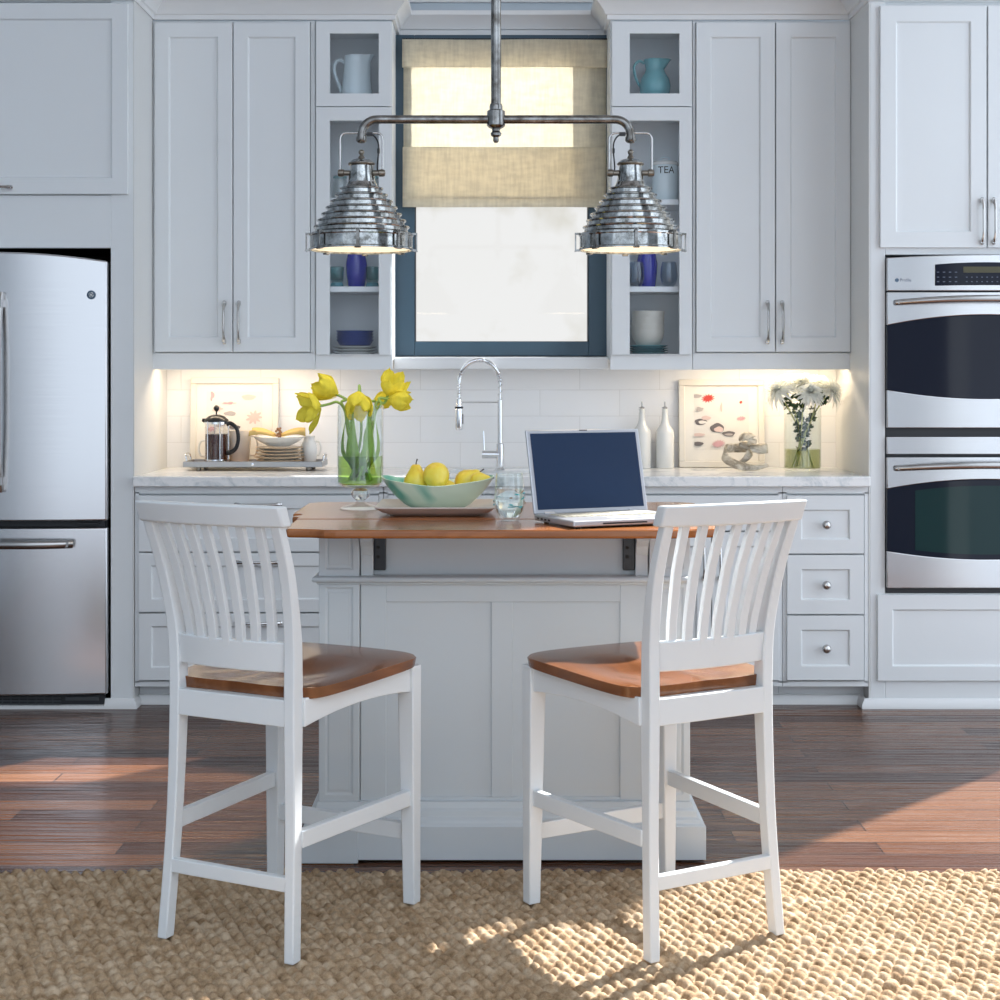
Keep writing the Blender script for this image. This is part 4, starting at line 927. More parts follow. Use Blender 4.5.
# jars half hidden by the left shade
for xx, lab in ((340, 'clear glass jar on the upper left display shelf, left one'), (372, 'clear glass jar on the upper left display shelf, right one')):
    x = ux(xx, 6.75); zb = 2.0505; t = thing('glass_jar', lab, 'jar', (x, 6.75, zb), 'glass jars behind the left lamp shade')
    bm = B(); lathe(bm, [(0, zb), (.03, zb), (.032, zb+.005), (.032, zb+.075), (.027, zb+.082), (.027, zb+.09), (.025, zb+.09), (.030, zb+.074), (.030, zb+.008), (0, zb+.006)], (x, 6.75, 0), 24); obj('body', bm, ware_m, t)
    bm = B(); lathe(bm, [(0, zb+.0905), (.029, zb+.0905), (.029, zb+.100), (0, zb+.104)], (x, 6.75, 0), 24); obj('lid', bm, teal_glass, t)
# dishes, lower left shelf
def dish_prof(r, h, z, th=.004, foot=.5): return [(0, z), (r*foot, z), (r*foot+.003, z+.003), (r*.8, z+h*.5), (r, z+h), (r-th*.5, z+h+.0015), (r*.78, z+h*.5+th), (r*foot, z+th+.001), (0, z+th+.001)]
x = ux(355, 6.76); z = 1.3945
for k in range(3):
    t, bm = lth('dinner_plate', ('white plate, bottom of stack under navy dishes', 'white plate, middle of stack under navy dishes', 'white plate, top of stack under navy dishes')[k], 'plate', x, 6.76, z, dish_prof(.094, .012, 0, .004, .6), cer_white, 'white plates on the lower left display shelf'); obj('plate', bm, cer_white, t); z += .0122
z += .006
for k in range(4):
    t = thing('fluted_dish', ('navy fluted dish, lowest of four', 'navy fluted dish, second from bottom of four', 'navy fluted dish, third from bottom of four', 'navy fluted dish, topmost of four')[k], 'dish', (x, 6.76, z), 'navy fluted dishes on the lower left display shelf')
    bm = B(); vs = lathe(bm, [(0, z), (.062, z), (.066, z+.004), (.078, z+.024), (.076, z+.0245), (.063, z+.008), (0, z+.006)], (x, 6.76, 0), 72)
    for v in vs:
        d = Vector((v.co.x-x, v.co.y-6.76)); 
        if d.length > .07: a = math.atan2(d.y, d.x); f = 1+.022*math.cos(a*36); v.co.x = x+d.x*f; v.co.y = 6.76+d.y*f; v.co.z += .0015*math.cos(a*36)
    obj('dish', bm, cer_navy, t, smooth=60); z += .0125
# dishes, lower right shelf
x = ux(648, 6.76); z = 1.3945
for k in range(4):
    t, bm = lth('dinner_plate', 'teal plate, %s' % ('bottom of four under the beige bowls', 'second from bottom of four under the beige bowls', 'third from bottom of four under the beige bowls', 'topmost of four under the beige bowls')[k], 'plate', x, 6.76, z, dish_prof(.086, .012, 0, .004, .6), cer_tealp, 'teal plates on the lower right display shelf'); obj('plate', bm, cer_tealp if k < 3 else cer_teal, t); z += .0098
z += .004
for k in range(4):
    t, bm = lth('bowl', 'beige stoneware bowl, %s' % ('lowest of the stack on teal plates', 'second from bottom of the stack on teal plates', 'third from bottom of the stack on teal plates', 'topmost of the stack on teal plates')[k], 'bowl', x, 6.76, z, [(0, 0), (.045, 0), (.050, .004), (.062, .025), (.069, .05), (.0695, .066), (.066, .066), (.064, .045), (.055, .02), (0, .008)], cer_beige, 'beige bowls on the lower right display shelf'); obj('bowl', bm, cer_beige, t); z += .026

# ================================================================== framed prints
def framed(x0, x1, z1, lab, flip):
    w = x1-x0; h = z1-.9155; cx_ = (x0+x1)/2; tilt = math.radians(4.0); yb = 6.88
    t = thing('framed_print', lab, 'picture', (cx_, yb, .9152))
    def P(n, bm, m, par=t): return obj(n, bm, m, par, smooth=0, loc=None)
    org = Vector((cx_, yb, .9152))
    def bx(bm, a, b, c, d_, y0, y1): box(bm, a+cx_, b+cx_, yb+y0, yb+y1, org.z+c, org.z+d_)
    fw = .026; bm = B()
    bx(bm, -w/2, w/2, 0, fw, -.012, .008); bx(bm, -w/2, w/2, h-fw, h, -.012, .008); bx(bm, -w/2, -w/2+fw, fw, h-fw, -.012, .008); bx(bm, w/2-fw, w/2, fw, h-fw, -.012, .008)
    obj('frame', bm, frame_m, t, smooth=0, bevel=.003)
    bm = B(); bx(bm, -w/2+fw-.002, w/2-fw+.002, fw-.002, h-fw+.002, -.002, .004); obj('mat_board', bm, matbd, t, smooth=0)
    pw, ph = w*.64, h*.64; pz0 = h*.205
    bm = B(); bx(bm, -pw/2, pw/2, pz0, pz0+ph, -.003, -.0018); pr = obj('print', bm, paper, t, smooth=0)
    cnt = [0]
    def blob(u, v, rx, rz, m, petals=0, nm='motif'):
        bm = B(); n = 66; vs = []; cnt[0] += 1; fy_ = yb-.0034-.0003*cnt[0]
        for i in range(n):
            a = 2*PI*i/n; f = 1+(.28*math.cos(a*petals)+.1*math.sin(a*2) if petals else .06*math.sin(3*a+u*9)+.04*math.sin(5*a))
            px_ = (-pw/2+u*pw)+rx*f*math.cos(a); pz_ = pz0+v*ph+rz*f*math.sin(a)
            px_ = max(-pw/2, min(pw/2, px_)); pz_ = max(pz0, min(pz0+ph, pz_)); vs.append(bm.verts.new((cx_+px_, fy_, org.z+pz_)))
        bm.faces.new(vs); r_ = bmesh.ops.extrude_face_region(bm, geom=bm.faces[:]); 
        for q in r_['geom']:
            if isinstance(q, bmesh.types.BMVert): q.co.y += .0002
        obj(nm, bm, m, pr, smooth=0)
    if flip:   # right-hand print: water lilies
        for a in ((.26, .91, .024, .015, ink_red, 13), (.05, .95, .022, .008, ink_pale, 0), (.86, .84, .006, .006, ink_red, 7), (.86, .55, .016, .008, ink_pink, 11), (.12, .49, .026, .013, ink_grey, 0), (.155, .485, .018, .007, paper, 0), (.22, .56, .020, .009, ink_blush, 0),
                  (.42, .38, .030, .020, ink_grey, 0), (.45, .355, .020, .012, ink_blush, 0), (.63, .28, .027, .011, ink_grey, 0), (.63, .265, .018, .005, ink_pale, 0), (.44, .10, .024, .014, ink_pink, 15), (.07, .10, .022, .009, ink_grey, 0), (.08, .26, .026, .007, ink_blush, 0), (.1, .72, .014, .008, ink_pale, 3), (.5, .75, .004, .02, ink_blush, 0)):
            blob(*a)
    else:
        for a in ((.10, .93, .008, .02, ink_pink, 3), (.75, .9, .03, .012, ink_blush, 0), (.85, .55, .028, .024, ink_blush, 9), (.86, .55, .012, .012, ink_blush, 9), (.42, .62, .026, .009, ink_pale, 0), (.40, .80, .026, .005, ink_pink, 5), (.25, .42, .02, .01, ink_pale, 0), (.5, .38, .028, .008, ink_grey, 0), (.2, .7, .02, .01, ink_blush, 5), (.70, .26, .030, .010, ink_red, 15), (.25, .2, .02, .012, ink_grey, 0), (.1, .35, .018, .01, ink_pink, 7)):
            blob(*a)
    t.rotation_euler = (-tilt, 0, 0)
framed(ux(190, 6.88), ux(278, 6.88), uz(377.5, 6.90), 'cream framed pale floral print behind the coffee tray', False)
framed(ux(679, 6.88), ux(764.5, 6.88), uz(379.5, 6.90), 'cream framed water lily print beside the white bottles', True)

# ================================================================== right side of worktop
for xx, lab in ((642, 'white ceramic oil bottle nearer the laptop'), (665, 'white ceramic oil bottle next to the framed print')):
    y_ = 6.86; x = ux(xx, y_); zb = .9145; t = thing('oil_bottle', lab, 'bottle', (x, y_, zb), 'white oil bottles')
    bm = B(); lathe(bm, [(0, zb), (.037, zb), (.039, zb+.004), (.039, zb+.148), (.036, zb+.162), (.020, zb+.184), (.0145, zb+.205), (.0115, zb+.248), (.0135, zb+.254), (0, zb+.254)], (x, y_, 0), 28); obj('body', bm, cer_white, t)
    bm = B(); lathe(bm, [(0, zb+.254), (.010, zb+.254), (.011, zb+.260), (.004, zb+.264), (.0035, zb+.284), (0, zb+.284)], (x, y_, 0), 14); tube(bm, [(x, y_, zb+.262), (x-.014, y_-.004, zb+.258)], .002, 6); obj('pourer', bm, hard, t)
# twisted ribbon sculpture
y_ = 6.66; s_ = 1600/y_; t = thing('ribbon_sculpture', 'knotted ribbon sculpture of mottled cream and grey stone', 'sculpture', (ux(745, y_), y_, .9145))
def SP(px_, py_, dy): return Vector(((px_-500)/s_, y_+dy, 1.3+(378-py_)/s_))
cen = cr([SP(768, 460, -.01), SP(752, 462, -.035), SP(736, 459, -.04), SP(725, 452, -.01), SP(727, 444, .03), SP(742, 443, .045), SP(760, 443, .03), SP(767, 443, .0), SP(757, 444, -.02), SP(751, 440, -.02), SP(752, 433, -.005), SP(745, 431, .01), SP(742, 437, .02), SP(750, 444, .0), SP(746, 452, -.02), SP(738, 458, -.02)], 8)
def ribbon(bm, cen, wid, th, up):
    n = len(cen); rg = []
    for i, p in enumerate(cen):
        tg = (cen[min(i+1, n-1)]-cen[max(i-1, 0)]).normalized(); w = up(i/(n-1)); w = (w-tg*w.dot(tg)).normalized(); q = tg.cross(w); W = wid*min(1, .35+3*min(i, n-1-i)/n*2)
        rg.append([bm.verts.new(p+w*W*math.cos(2*PI*k/12)+q*th*math.sin(2*PI*k/12)) for k in range(12)])
    for a, b in zip(rg, rg[1:]):
        for k in range(12): bm.faces.new((a[k], a[(k+1) % 12], b[(k+1) % 12], b[k]))
    bm.faces.new(rg[0][::-1]); bm.faces.new(rg[-1])
bm = B(); ribbon(bm, cen, .019, .0040, lambda u: Vector((.3*math.sin(u*7), .30+.25*math.cos(u*9), .9)))
dz_ = .9149-min(v.co.z for v in bm.verts)
for v in bm.verts: v.co.z += dz_
obj('ribbon', bm, stone_m, t, smooth=60)
# glass cylinder vase with chrysanthemums
y_ = 6.66; s_ = 1600/y_; vx = (802.5-500)/s_; zb = .9145
t = thing('flower_vase', 'clear glass cylinder vase of white chrysanthemums', 'vase', (vx, y_, zb))
bm = B(); lathe(bm, [(0, zb), (.075, zb), (.077, zb+.003), (.077, zb+.262), (.0745, zb+.262), (.0745, zb+.012), (0, zb+.012)], (vx, y_, 0), 40); obj('glass', bm, ware_m, t)
bm = B(); lathe(bm, [(0, zb+.0125), (.074, zb+.0125), (.074, zb+.090), (0, zb+.090)], (vx, y_, 0), 40); obj('water', bm, murky_water, t)
rnd = random.Random(11)
def mum(px_, py_, dy, r, lab, k):
    h = Vector(((px_-500)/s_, y_+dy, 1.3+(378-py_)/s_)); t = thing('chrysanthemum', lab, 'flower', h, 'white chrysanthemums in the right-hand vase')
    d = (h-Vector((vx, y_, 1.12))).normalized(); rot = Vector((0, 0, 1)).rotation_difference(d).to_matrix()
    bm = B()
    for i in range(120):
        ph = i*2.39996; lay = i/120; el = math.radians(78-lay*100); ln = r*(.55+.45*lay)*rnd.uniform(.85, 1.1); w = .0042
        dd = Vector((math.cos(ph)*math.cos(el), math.sin(ph)*math.cos(el), math.sin(el))); sd_ = dd.cross(Vector((0, 0, 1))).normalized() if abs(dd.z) < .99 else Vector((1, 0, 0)); nn = sd_.cross(dd)
        prev = None
        for j in range(5):
            u = j/4; p = dd*ln*u - Vector((0, 0, 1))*ln*.28*u*u*(lay) + nn*ln*.10*math.sin(u*PI); ww = w*(.55+.9*math.sin(u*PI*.85))*(1 if j < 4 else .35)
            cur = [bm.verts.new(h+rot @ (p-sd_*ww)), bm.verts.new(h+rot @ (p+nn*ww*-.5)), bm.verts.new(h+rot @ (p+sd_*ww))]
            if prev: bm.faces.new((prev[0], prev[1], cur[1], cur[0])); bm.faces.new((prev[1], prev[2], cur[2], cur[1]))
            prev = cur
    obj('petals', bm, petal_w, t, smooth=60)
    bm = B(); a = k*1.9; foot = Vector((vx+.045*math.cos(a), y_+.045*math.sin(a), zb+.016)); nk = Vector((vx+.04*math.cos(a+2.6), y_+.04*math.sin(a+2.6), zb+.22))
    SP_ = cr([foot, foot.lerp(nk, .5)+Vector((0, 0, .01)), nk, h-d*.012], 6); tube(bm, SP_, .0032, 7); obj('stem', bm, stem_pale, t, smooth=50)
    bm = B()
    for q in range(34):
        base = SP_[rnd.randrange(4, len(SP_)-1)]; dr = Vector((rnd.uniform(-1, 1), rnd.uniform(-1, 1), rnd.uniform(-.5, .7))).normalized()
        inside = base.z < zb+.27; L2 = rnd.uniform(.02, .034) if inside else rnd.uniform(.03, .05); tip = base+dr*L2
        if inside:
            rr_ = Vector((tip.x-vx, tip.y-y_)); 
            if rr_.length > .07: rr_ *= .07/rr_.length; tip.x, tip.y = vx+rr_.x, y_+rr_.y
        sd_ = dr.orthogonal().normalized(); c = base.lerp(tip, .55); ww = L2*.34
        vsl = [bm.verts.new(base), bm.verts.new(base.lerp(tip, .3)+sd_*ww*.7), bm.verts.new(c+sd_*ww*.5+Vector((0,0,.003))), bm.verts.new(c+sd_*ww), bm.verts.new(tip), bm.verts.new(c-sd_*ww), bm.verts.new(c-sd_*ww*.4), bm.verts.new(base.lerp(tip, .3)-sd_*ww*.7)]
        bm.faces.new(vsl)
    obj('leaves', bm, dark_leaf, t, smooth=0)
for k, a in enumerate(((777, 391, -.03, .088, 'large white chrysanthemum at the left of the vase'), (803, 385, .02, .086, 'white chrysanthemum topmost in the vase, at the back'), (829, 391, -.02, .084, 'large white chrysanthemum at the right of the vase'), (806, 393, -.09, .070, 'white chrysanthemum at the front centre of the vase'), (786, 385, .05, .075, 'white chrysanthemum at the back left of the vase'), (823, 385, .05, .070, 'white chrysanthemum at the back right of the vase'))): mum(*a, k)

# ================================================================== coffee tray
TY = 6.735; s_ = 1600/TY; tx0, tx1 = (188-500)/s_, (325-500)/s_; TZ = .936
def zt_(y, Y=TY): return 1.3+(378-y)*Y/1600
tr_ = thing('serving_tray', 'rectangular zinc tray with wooden base on the left worktop', 'tray', ((tx0+tx1)/2, TY, .9145))
bm = B(); box(bm, tx0+.006, tx1-.006, TY-.10, TY+.10, TZ, TZ+.006); obj('tray_base', bm, pale_wood, tr_, smooth=0)
bm = B(); w = .006
for a in ((tx0, tx1, TY-.108, TY-.100), (tx0, tx1, TY+.100, TY+.108), (tx0, tx0+.007, TY-.100, TY+.100), (tx1-.007, tx1, TY-.100, TY+.100)): box(bm, *a, TZ-.006, TZ+.018)
obj('rim', bm, galv, tr_, smooth=0, bevel=.002)
bm = B()
for x in (tx0+.06, tx1-.06):
    for y in (TY-.085, TY+.085): lathe(bm, [(0, .9145), (.009, .9145), (.011, .920), (.008, TZ), (0, TZ)], (x, y, 0), 12)
obj('foot', bm, bronze, tr_)
for s, x in ((-1, tx0+.003), (1, tx1-.003)):
    bm = B(); tube(bm, cr([(x, TY-.05, TZ+.016), (x+s*.004, TY-.045, TZ+.042), (x+s*.006, TY, TZ+.048), (x+s*.004, TY+.045, TZ+.042), (x, TY+.05, TZ+.016)], 5), .004, 8); obj('handle', bm, chrome, tr_, smooth=50)
bm = B(); lathe(bm, [(0, 0), (.007, 0), (.006, .003), (0, .004)], ((tx0+tx1)/2-.0, TY-.108, TZ+.006), 8, Matrix.Rotation(PI/2, 3, 'X')); obj('stud', bm, chrome, tr_)
TT = TZ+.0065
# french press
y_ = 6.70; s_ = 1600/y_; fx_ = (216.5-500)/s_
fp = thing('french_press', 'glass french press half full of coffee on the tray', 'coffee press', (fx_, y_, TT))
bm = B(); lathe(bm, [(0, TT+.006), (.048, TT+.006), (.050, TT+.010), (.050, TT+.165), (.0485, TT+.165), (.0485, TT+.012), (0, TT+.010)], (fx_, y_, 0), 36); obj('beaker', bm, press_glass, fp)
bm = B(); lathe(bm, [(0, TT+.011), (.048, TT+.011), (.048, TT+.112), (0, TT+.112)], (fx_, y_, 0), 36); obj('coffee', bm, coffee_m, fp)
bm = B(); lathe(bm, [(0, TT+.186), (.015, TT+.186), (.034, TT+.180), (.052, TT+.166), (.053, TT+.155), (.051, TT+.155), (.050, TT+.164), (0, TT+.166)], (fx_, y_, 0), 36)
tube(bm, [(fx_-.045, y_-.01, TT+.162), (fx_-.060, y_-.012, TT+.166)], [.01, .006], 8); lid = obj('lid', bm, black, fp, smooth=50)
bm = B(); lathe(bm, [(0, TT+.198), (.006, TT+.198), (.012, TT+.206), (.012, TT+.214), (.006, TT+.221), (0, TT+.222)], (fx_, y_, 0), 18); lathe(bm, [(0, TT+.18), (.004, TT+.18), (.003, TT+.199), (0, TT+.199)], (fx_, y_, 0), 12); obj('plunger_knob', bm, black, lid)
bm = B()
for a in (-2.2, -1.1, .2, 1.9):
    c_, q = math.cos(a), math.sin(a); tube(bm, [(fx_+.0515*c_, y_+.0515*q, TT), (fx_+.0515*c_, y_+.0515*q, TT+.16)], .0032, 6)
for z_ in (.008, .150): lathe(bm, [(.0505, TT+z_), (.053, TT+z_), (.053, TT+z_+.008), (.0505, TT+z_+.008)], (fx_, y_, 0), 36, close=True)
obj('steel_cage', bm, chrome, fp, smooth=40)
bm = B(); tube(bm, cr([(fx_+.050, y_-.02, TT+.150), (fx_+.066, y_-.03, TT+.153), (fx_+.092, y_-.035, TT+.135), (fx_+.100, y_-.037, TT+.095), (fx_+.090, y_-.035, TT+.060), (fx_+.068, y_-.03, TT+.044), (fx_+.048, y_-.022, TT+.040)], 6), [.0085]*37, 10, flat=(1, .8)); obj('handle', bm, black, fp, smooth=60)
fp.scale = (.97, .97, 1.10)
# mugs
def mug(px_, Y, r, h, m, lab, hs):
    x = (px_-500)*Y/1600; t = thing('mug', lab, 'mug', (x, Y, TT)); bm = B()
    lathe(bm, [(0, TT), (r*.72, TT), (r*.78, TT+.004), (r, TT+h*.7), (r, TT+h), (r-.004, TT+h), (r-.005, TT+h*.7), (r*.7, TT+.008), (0, TT+.008)], (x, Y, 0), 30); obj('body', bm, m, t)
    bm = B(); mug_handle(bm, x+hs*r*.9, Y, TT+h*.52, .032, h*.6, .004, hs); obj('handle', bm, m, t)
mug(239.5, 6.785, .050, .135, cer_cream, 'tapered cream mug between the french press and plates', 1)
mug(216, 6.795, .046, .112, cer_white, 'white mug mostly hidden behind the french press', -1)
# plates, bowl, napkins, jug
y_ = 6.725; s_ = 1600/y_; pxx = (279.5-500)/s_; z = TT
labs = ['tan-rimmed plate, bottom of the stack on the tray', 'tan-rimmed plate, second from the bottom on the tray', 'tan-rimmed plate, third from the bottom on the tray', 'tan-rimmed plate, fourth from the bottom on the tray', 'tan-rimmed plate, directly under the white bowl']
for k in range(5):
    r = (.096, .104, .1, .096, .098)[k]; t = thing('dinner_plate', labs[k], 'plate', (pxx, y_-.0, z), 'plates stacked on the tray'); bm = B()
    lathe(bm, dish_prof(r, .0125, z, .004, .62), (pxx, y_, 0), 40); pl = obj('plate', bm, cer_cream, t)
    bm = B(); lathe(bm, [(r-.003, z+.0115), (r+.0008, z+.0115), (r+.0008, z+.0145), (r-.003, z+.0150)], (pxx, y_, 0), 40, close=True); obj('rim', bm, cer_tan, t); z += .0135
z += .004
t = thing('bowl', 'shallow white bowl on top of the plates on the tray', 'bowl', (pxx-.002, y_, z)); bm = B()
lathe(bm, [(0, z), (.045, z), (.05, z+.003), (.08, z+.018), (.104, z+.036), (.106, z+.040), (.102, z+.040), (.078, z+.024), (0, z+.010)], (pxx-.002, y_, 0), 44); obj('bowl', bm, cer_white, t)
z += .034
def napkin(cx_, cy_, ang, lab):
    t = thing('napkin', lab, 'napkin', (cx_, cy_, z), 'yellow napkins on the white bowl'); bm = B(); n, m_ = 16, 10; g_ = {}
    for i in range(n+1):
        for j in range(m_+1):
            u = i/n; v_ = j/m_*2-1; wd = .014+.046*u**.7; fold = .016*math.cos(v_*8.5)*u
            p = Vector((u*.100, v_*wd, .004+.016*math.sin(u*PI*.75)+fold*.7+.014*(1-v_*v_))); g_[i, j] = bm.verts.new(Matrix.Rotation(ang, 3, 'Z') @ p + Vector((cx_, cy_, z+.003)))
    for i in range(n):
        for j in range(m_): bm.faces.new((g_[i, j], g_[i+1, j], g_[i+1, j+1], g_[i, j+1]))
    o = obj('cloth', bm, napkin_m, t, smooth=60); s = o.modifiers.new('thickness', 'SOLIDIFY'); s.thickness = .004
napkin(pxx+.012, y_-.03, .12, 'yellow napkin fanned to the right on the bowl'); napkin(pxx-.012, y_-.03, PI-.12, 'yellow napkin fanned to the left on the bowl')
t = thing('napkin_ring', 'brown berry-bead ring binding the yellow napkins', 'napkin ring', (pxx, y_-.035, z)); bm = B()
for k in range(16):
    a = k/16*2*PI
    bmesh.ops.create_icosphere(bm, subdivisions=1, radius=.0062, matrix=Matrix.Translation((pxx+rnd.uniform(-.008, .008), y_-.035+.020*math.cos(a), z+.024+.017*math.sin(a))))
obj('beads', bm, knot_m, t, smooth=60)
y2 = 6.79; jx_ = (309-500)*y2/1600; t = thing('jug', 'small round white jug behind the plates on the tray', 'jug', (jx_, y2, TT)); bm = B()
lathe(bm, [(0, TT), (.024, TT), (.030, TT+.006), (.036, TT+.04), (.034, TT+.07), (.024, TT+.09), (.022, TT+.10), (.026, TT+.112), (.023, TT+.112), (.019, TT+.1), (0, TT+.09)], (jx_, y2, 0), 28); obj('body', bm, cer_white, t)
bm = B(); mug_handle(bm, jx_+.028, y2, TT+.06, .022, .06, .0035, 1); obj('handle', bm, cer_white, t)

# ================================================================== on the island
TP = .9142
# hurricane vase
VY = 4.72; s_ = 1600/VY; vx = (360.5-500)/s_; zz = lambda y: 1.3+(378-y)/s_
hv = thing('hurricane_vase', 'footed clear glass vase of tulips on the island', 'vase', (vx, VY, TP))
bm = B(); R_ = .0685; z0_ = zz(487)
lathe(bm, [(0, TP), (.058, TP), (.060, TP+.002), (.056, TP+.005), (.02, TP+.016), (.011, TP+.024), (.016, TP+.028), (.025, TP+.036), (.028, TP+.045), (.024, TP+.055), (.014, TP+.061), (.016, z0_-.003), (.055, z0_+.002), (R_, z0_+.012), (R_, zz(405)), (R_-.002, zz(405)), (R_-.002, z0_+.014), (.054, z0_+.006), (0, z0_+.004)], (vx, VY, 0), 48); gv = obj('glass', bm, ware_m, hv)
bm = B(); lathe(bm, [(0, TP+.027), (.015, TP+.028), (.025, TP+.036), (.0275, TP+.045), (.0235, TP+.055), (.012, TP+.061), (0, TP+.0615)], (vx, VY, 0), 28); obj('stem_ball', bm, crystal, hv)
bm = B(); lathe(bm, [(0, z0_+.007), (.053, z0_+.008), (R_-.0025, z0_+.016), (R_-.0025, zz(456)), (0, zz(456))], (vx, VY, 0), 44); obj('water', bm, water_m, hv)
def petal(bm, M, L, W, rad, opn, n=10, m_=8, sd=0):
    """broad rounded tulip petal on an egg-shaped cup of radius rad; opn tips the upper part outwards"""
    g_ = {}
    for i in range(n+1):
        for j in range(m_+1):
            u = i/n; v_ = j/m_*2-1
            w = W*max(.02, math.sin(PI*min(1, .10+.90*u))**.55 if u < .55 else math.sqrt(max(0, 1-((u-.50)/.50)**2.6)))
            if u < .55: w = W*(.30+.70*math.sin(u/.55*PI/2))
            r = rad*(.28+.80*math.sin(min(1, u/.62)*PI/2)) - rad*.50*max(0, u-.55)**1.4/.33 + opn*L*u*u
            a = v_*w/rad*.92; z = u*L*(1-.12*opn)-.05*L*abs(v_)**2.5*u + .0012*math.sin(9*u+sd*3+v_*5)
            rr = r+.0022*math.sin(v_*6+sd*2)*u
            g_[i, j] = bm.verts.new(M @ Vector((rr*math.cos(a), rr*math.sin(a), z)))
    for i in range(n):
        for j in range(m_): bm.faces.new((g_[i, j], g_[i+1, j], g_[i+1, j+1], g_[i, j+1]))
def tulip(px_, py_, dy, dirv, lab, size=.068, openn=.0, k=0, foot=None, via=None, leaf=True):
    Yh = VY+dy; h = Vector(((px_-500)*Yh/1600, Yh, 1.3+(378-py_)*Yh/1600)); d = Vector(dirv).normalized()
    base = h-d*size*.5; t = thing('tulip', lab, 'flower', base, 'yellow tulips in the hurricane vase')
    rot = Vector((0, 0, 1)).rotation_difference(d).to_matrix().to_4x4(); bm = B()
    for q in range(6):
        M = Matrix.Translation(base) @ rot @ Matrix.Rotation(q*PI/3+k*.4, 4, 'Z') @ Matrix.Rotation(openn*(.55 if q % 2 else .35), 4, 'Y')
        petal(bm, M, size*(.96 if q % 2 else 1.02), size*.31, size*(.37 if q % 2 else .33), openn*(.55 if q % 2 else .3), sd=q+k)
    obj('petals', bm, petal_y, t, smooth=70)
    a = k*1.05+.4; ft = Vector((vx+.036*math.cos(a), VY+.036*math.sin(a), z0_+.020)); P_ = [ft] + [Vector(p) for p in (via or [])] + [base-d*.03, base+d*.004]
    bm = B(); SPt = cr(P_, 7); tube(bm, SPt, .0040, 8); obj('stem', bm, stem_m if False else mat('tulip_stem', (.34, .50, .13), .45), t, smooth=50)
    if leaf:
        bm = B(); g_ = []; la = a+PI*.9; top = Vector((vx+.045*math.cos(la), VY+.045*math.sin(la), zz(420-8*(k % 3)))); n = 10
        c0 = Vector((vx+.012*math.cos(a), VY+.012*math.sin(a), z0_+.02)); mid = Vector((vx+.058*math.cos(la), VY+.058*math.sin(la), zz(450)))
        C_ = cr([c0, c0.lerp(mid, .6)+Vector((0, 0, -.01)), mid, top], 4); sd_ = Vector((-math.sin(la), math.cos(la), 0))
        for i, p in enumerate(C_):
            u = i/(len(C_)-1); w = .028*math.sin(PI*min(.97, .12+u*.9)); out = Vector((math.cos(la), math.sin(la), 0))
            row = []
            for v_ in (-1, -.5, 0, .5, 1):
                q_ = p+sd_*w*v_-out*w*.5*v_*v_; rr_ = Vector((q_.x-vx, q_.y-VY))
                if rr_.length > R_-.005: rr_ *= (R_-.005)/rr_.length; q_.x, q_.y = vx+rr_.x, VY+rr_.y
                row.append(bm.verts.new(q_))
            g_.append(row)
        for a_, b_ in zip(g_, g_[1:]):
            for j in range(4): bm.faces.new((a_[j], a_[j+1], b_[j+1], b_[j]))
        obj('leaf', bm, leaf_m, t, smooth=60)
V = Vector
nk = lambda sx, sy, yy: (vx+sx, VY+sy, zz(yy))
tulip(325, 388, -.02, (-.75, -.2, .42), 'yellow tulip upper left, leaning over the vase rim', .082, .22, 0, via=[nk(-.03, 0, 440), nk(-.045, 0, 412), nk(-.055, -.01, 402)])
tulip(307, 409, -.05, (-.8, -.35, -.18), 'yellow tulip drooping open at the far left of the vase', .078, .75, 1, via=[nk(-.02, -.02, 440), nk(-.045, -.02, 410), nk(-.065, -.03, 402)])
tulip(358.5, 405, -.055, (.02, -.62, -.72), 'large yellow tulip bowed forward at the front of the vase', .088, .20, 2, via=[nk(0, -.0, 440), nk(-.0, .015, 412), nk(0, .012, 403)])
tulip(393, 384, .0, (.35, -.35, .70), 'yellow tulip highest at the right of the vase', .078, .34, 3, via=[nk(.02, 0, 440), nk(.035, 0, 415), nk(.05, 0, 402)])
tulip(400, 400.5, -.03, (.93, -.25, -.1), 'yellow tulip pointing right just below the highest one', .070, .16, 4, via=[nk(.03, -.01, 440), nk(.045, -.01, 412), nk(.062, -.02, 404)])
tulip(383, 400, .05, (.7, .5, .1), 'yellow tulip half hidden behind the stems at back right', .060, .12, 5, via=[nk(.01, .02, 440), nk(.03, .03, 415)], leaf=True)
# square plate and bowl with pears
BY = 4.58; s_ = 1600/BY; bxx = (437-500)/s_
sp_ = thing('square_plate', 'square pinkish-tan plate under the glass fruit bowl', 'plate', (bxx, BY, TP)); bm = B()
def sq(h_, z, n=6, rr=.02, up=0):
    out = []
    for cx_, cy_, a0 in ((1, 1, 0), (-1, 1, 90), (-1, -1, 180), (1, -1, 270)):
        for k in range(n+1):
            a = math.radians(a0+90*k/n); X_ = cx_*(h_-rr)+rr*math.cos(a); Y_ = cy_*(h_-rr)+rr*math.sin(a); out.append(bm.verts.new((bxx+X_, BY+.93*Y_, z+up*((X_/h_)**2)*((Y_/h_)**2))))
    return out
rings = [sq(.115, TP), sq(.123, TP+.003), sq(.150, TP+.012), sq(.168, TP+.022, up=.003), sq(.168, TP+.0255, up=.003), sq(.15, TP+.0165), sq(.115, TP+.007)]
for a, b in zip(rings, rings[1:]):
    for k in range(len(a)): bm.faces.new((a[k], a[(k+1) % len(a)], b[(k+1) % len(a)], b[k]))
bm.faces.new(rings[0][::-1]); bm.faces.new(rings[-1]); obj('plate', bm, plate_m, sp_, smooth=30)
zb = TP+.0076
fb = thing('fruit_bowl', 'pale green sea-glass bowl of pears with darker green blotches', 'bowl', (bxx+.002, BY, zb)); bm = B()
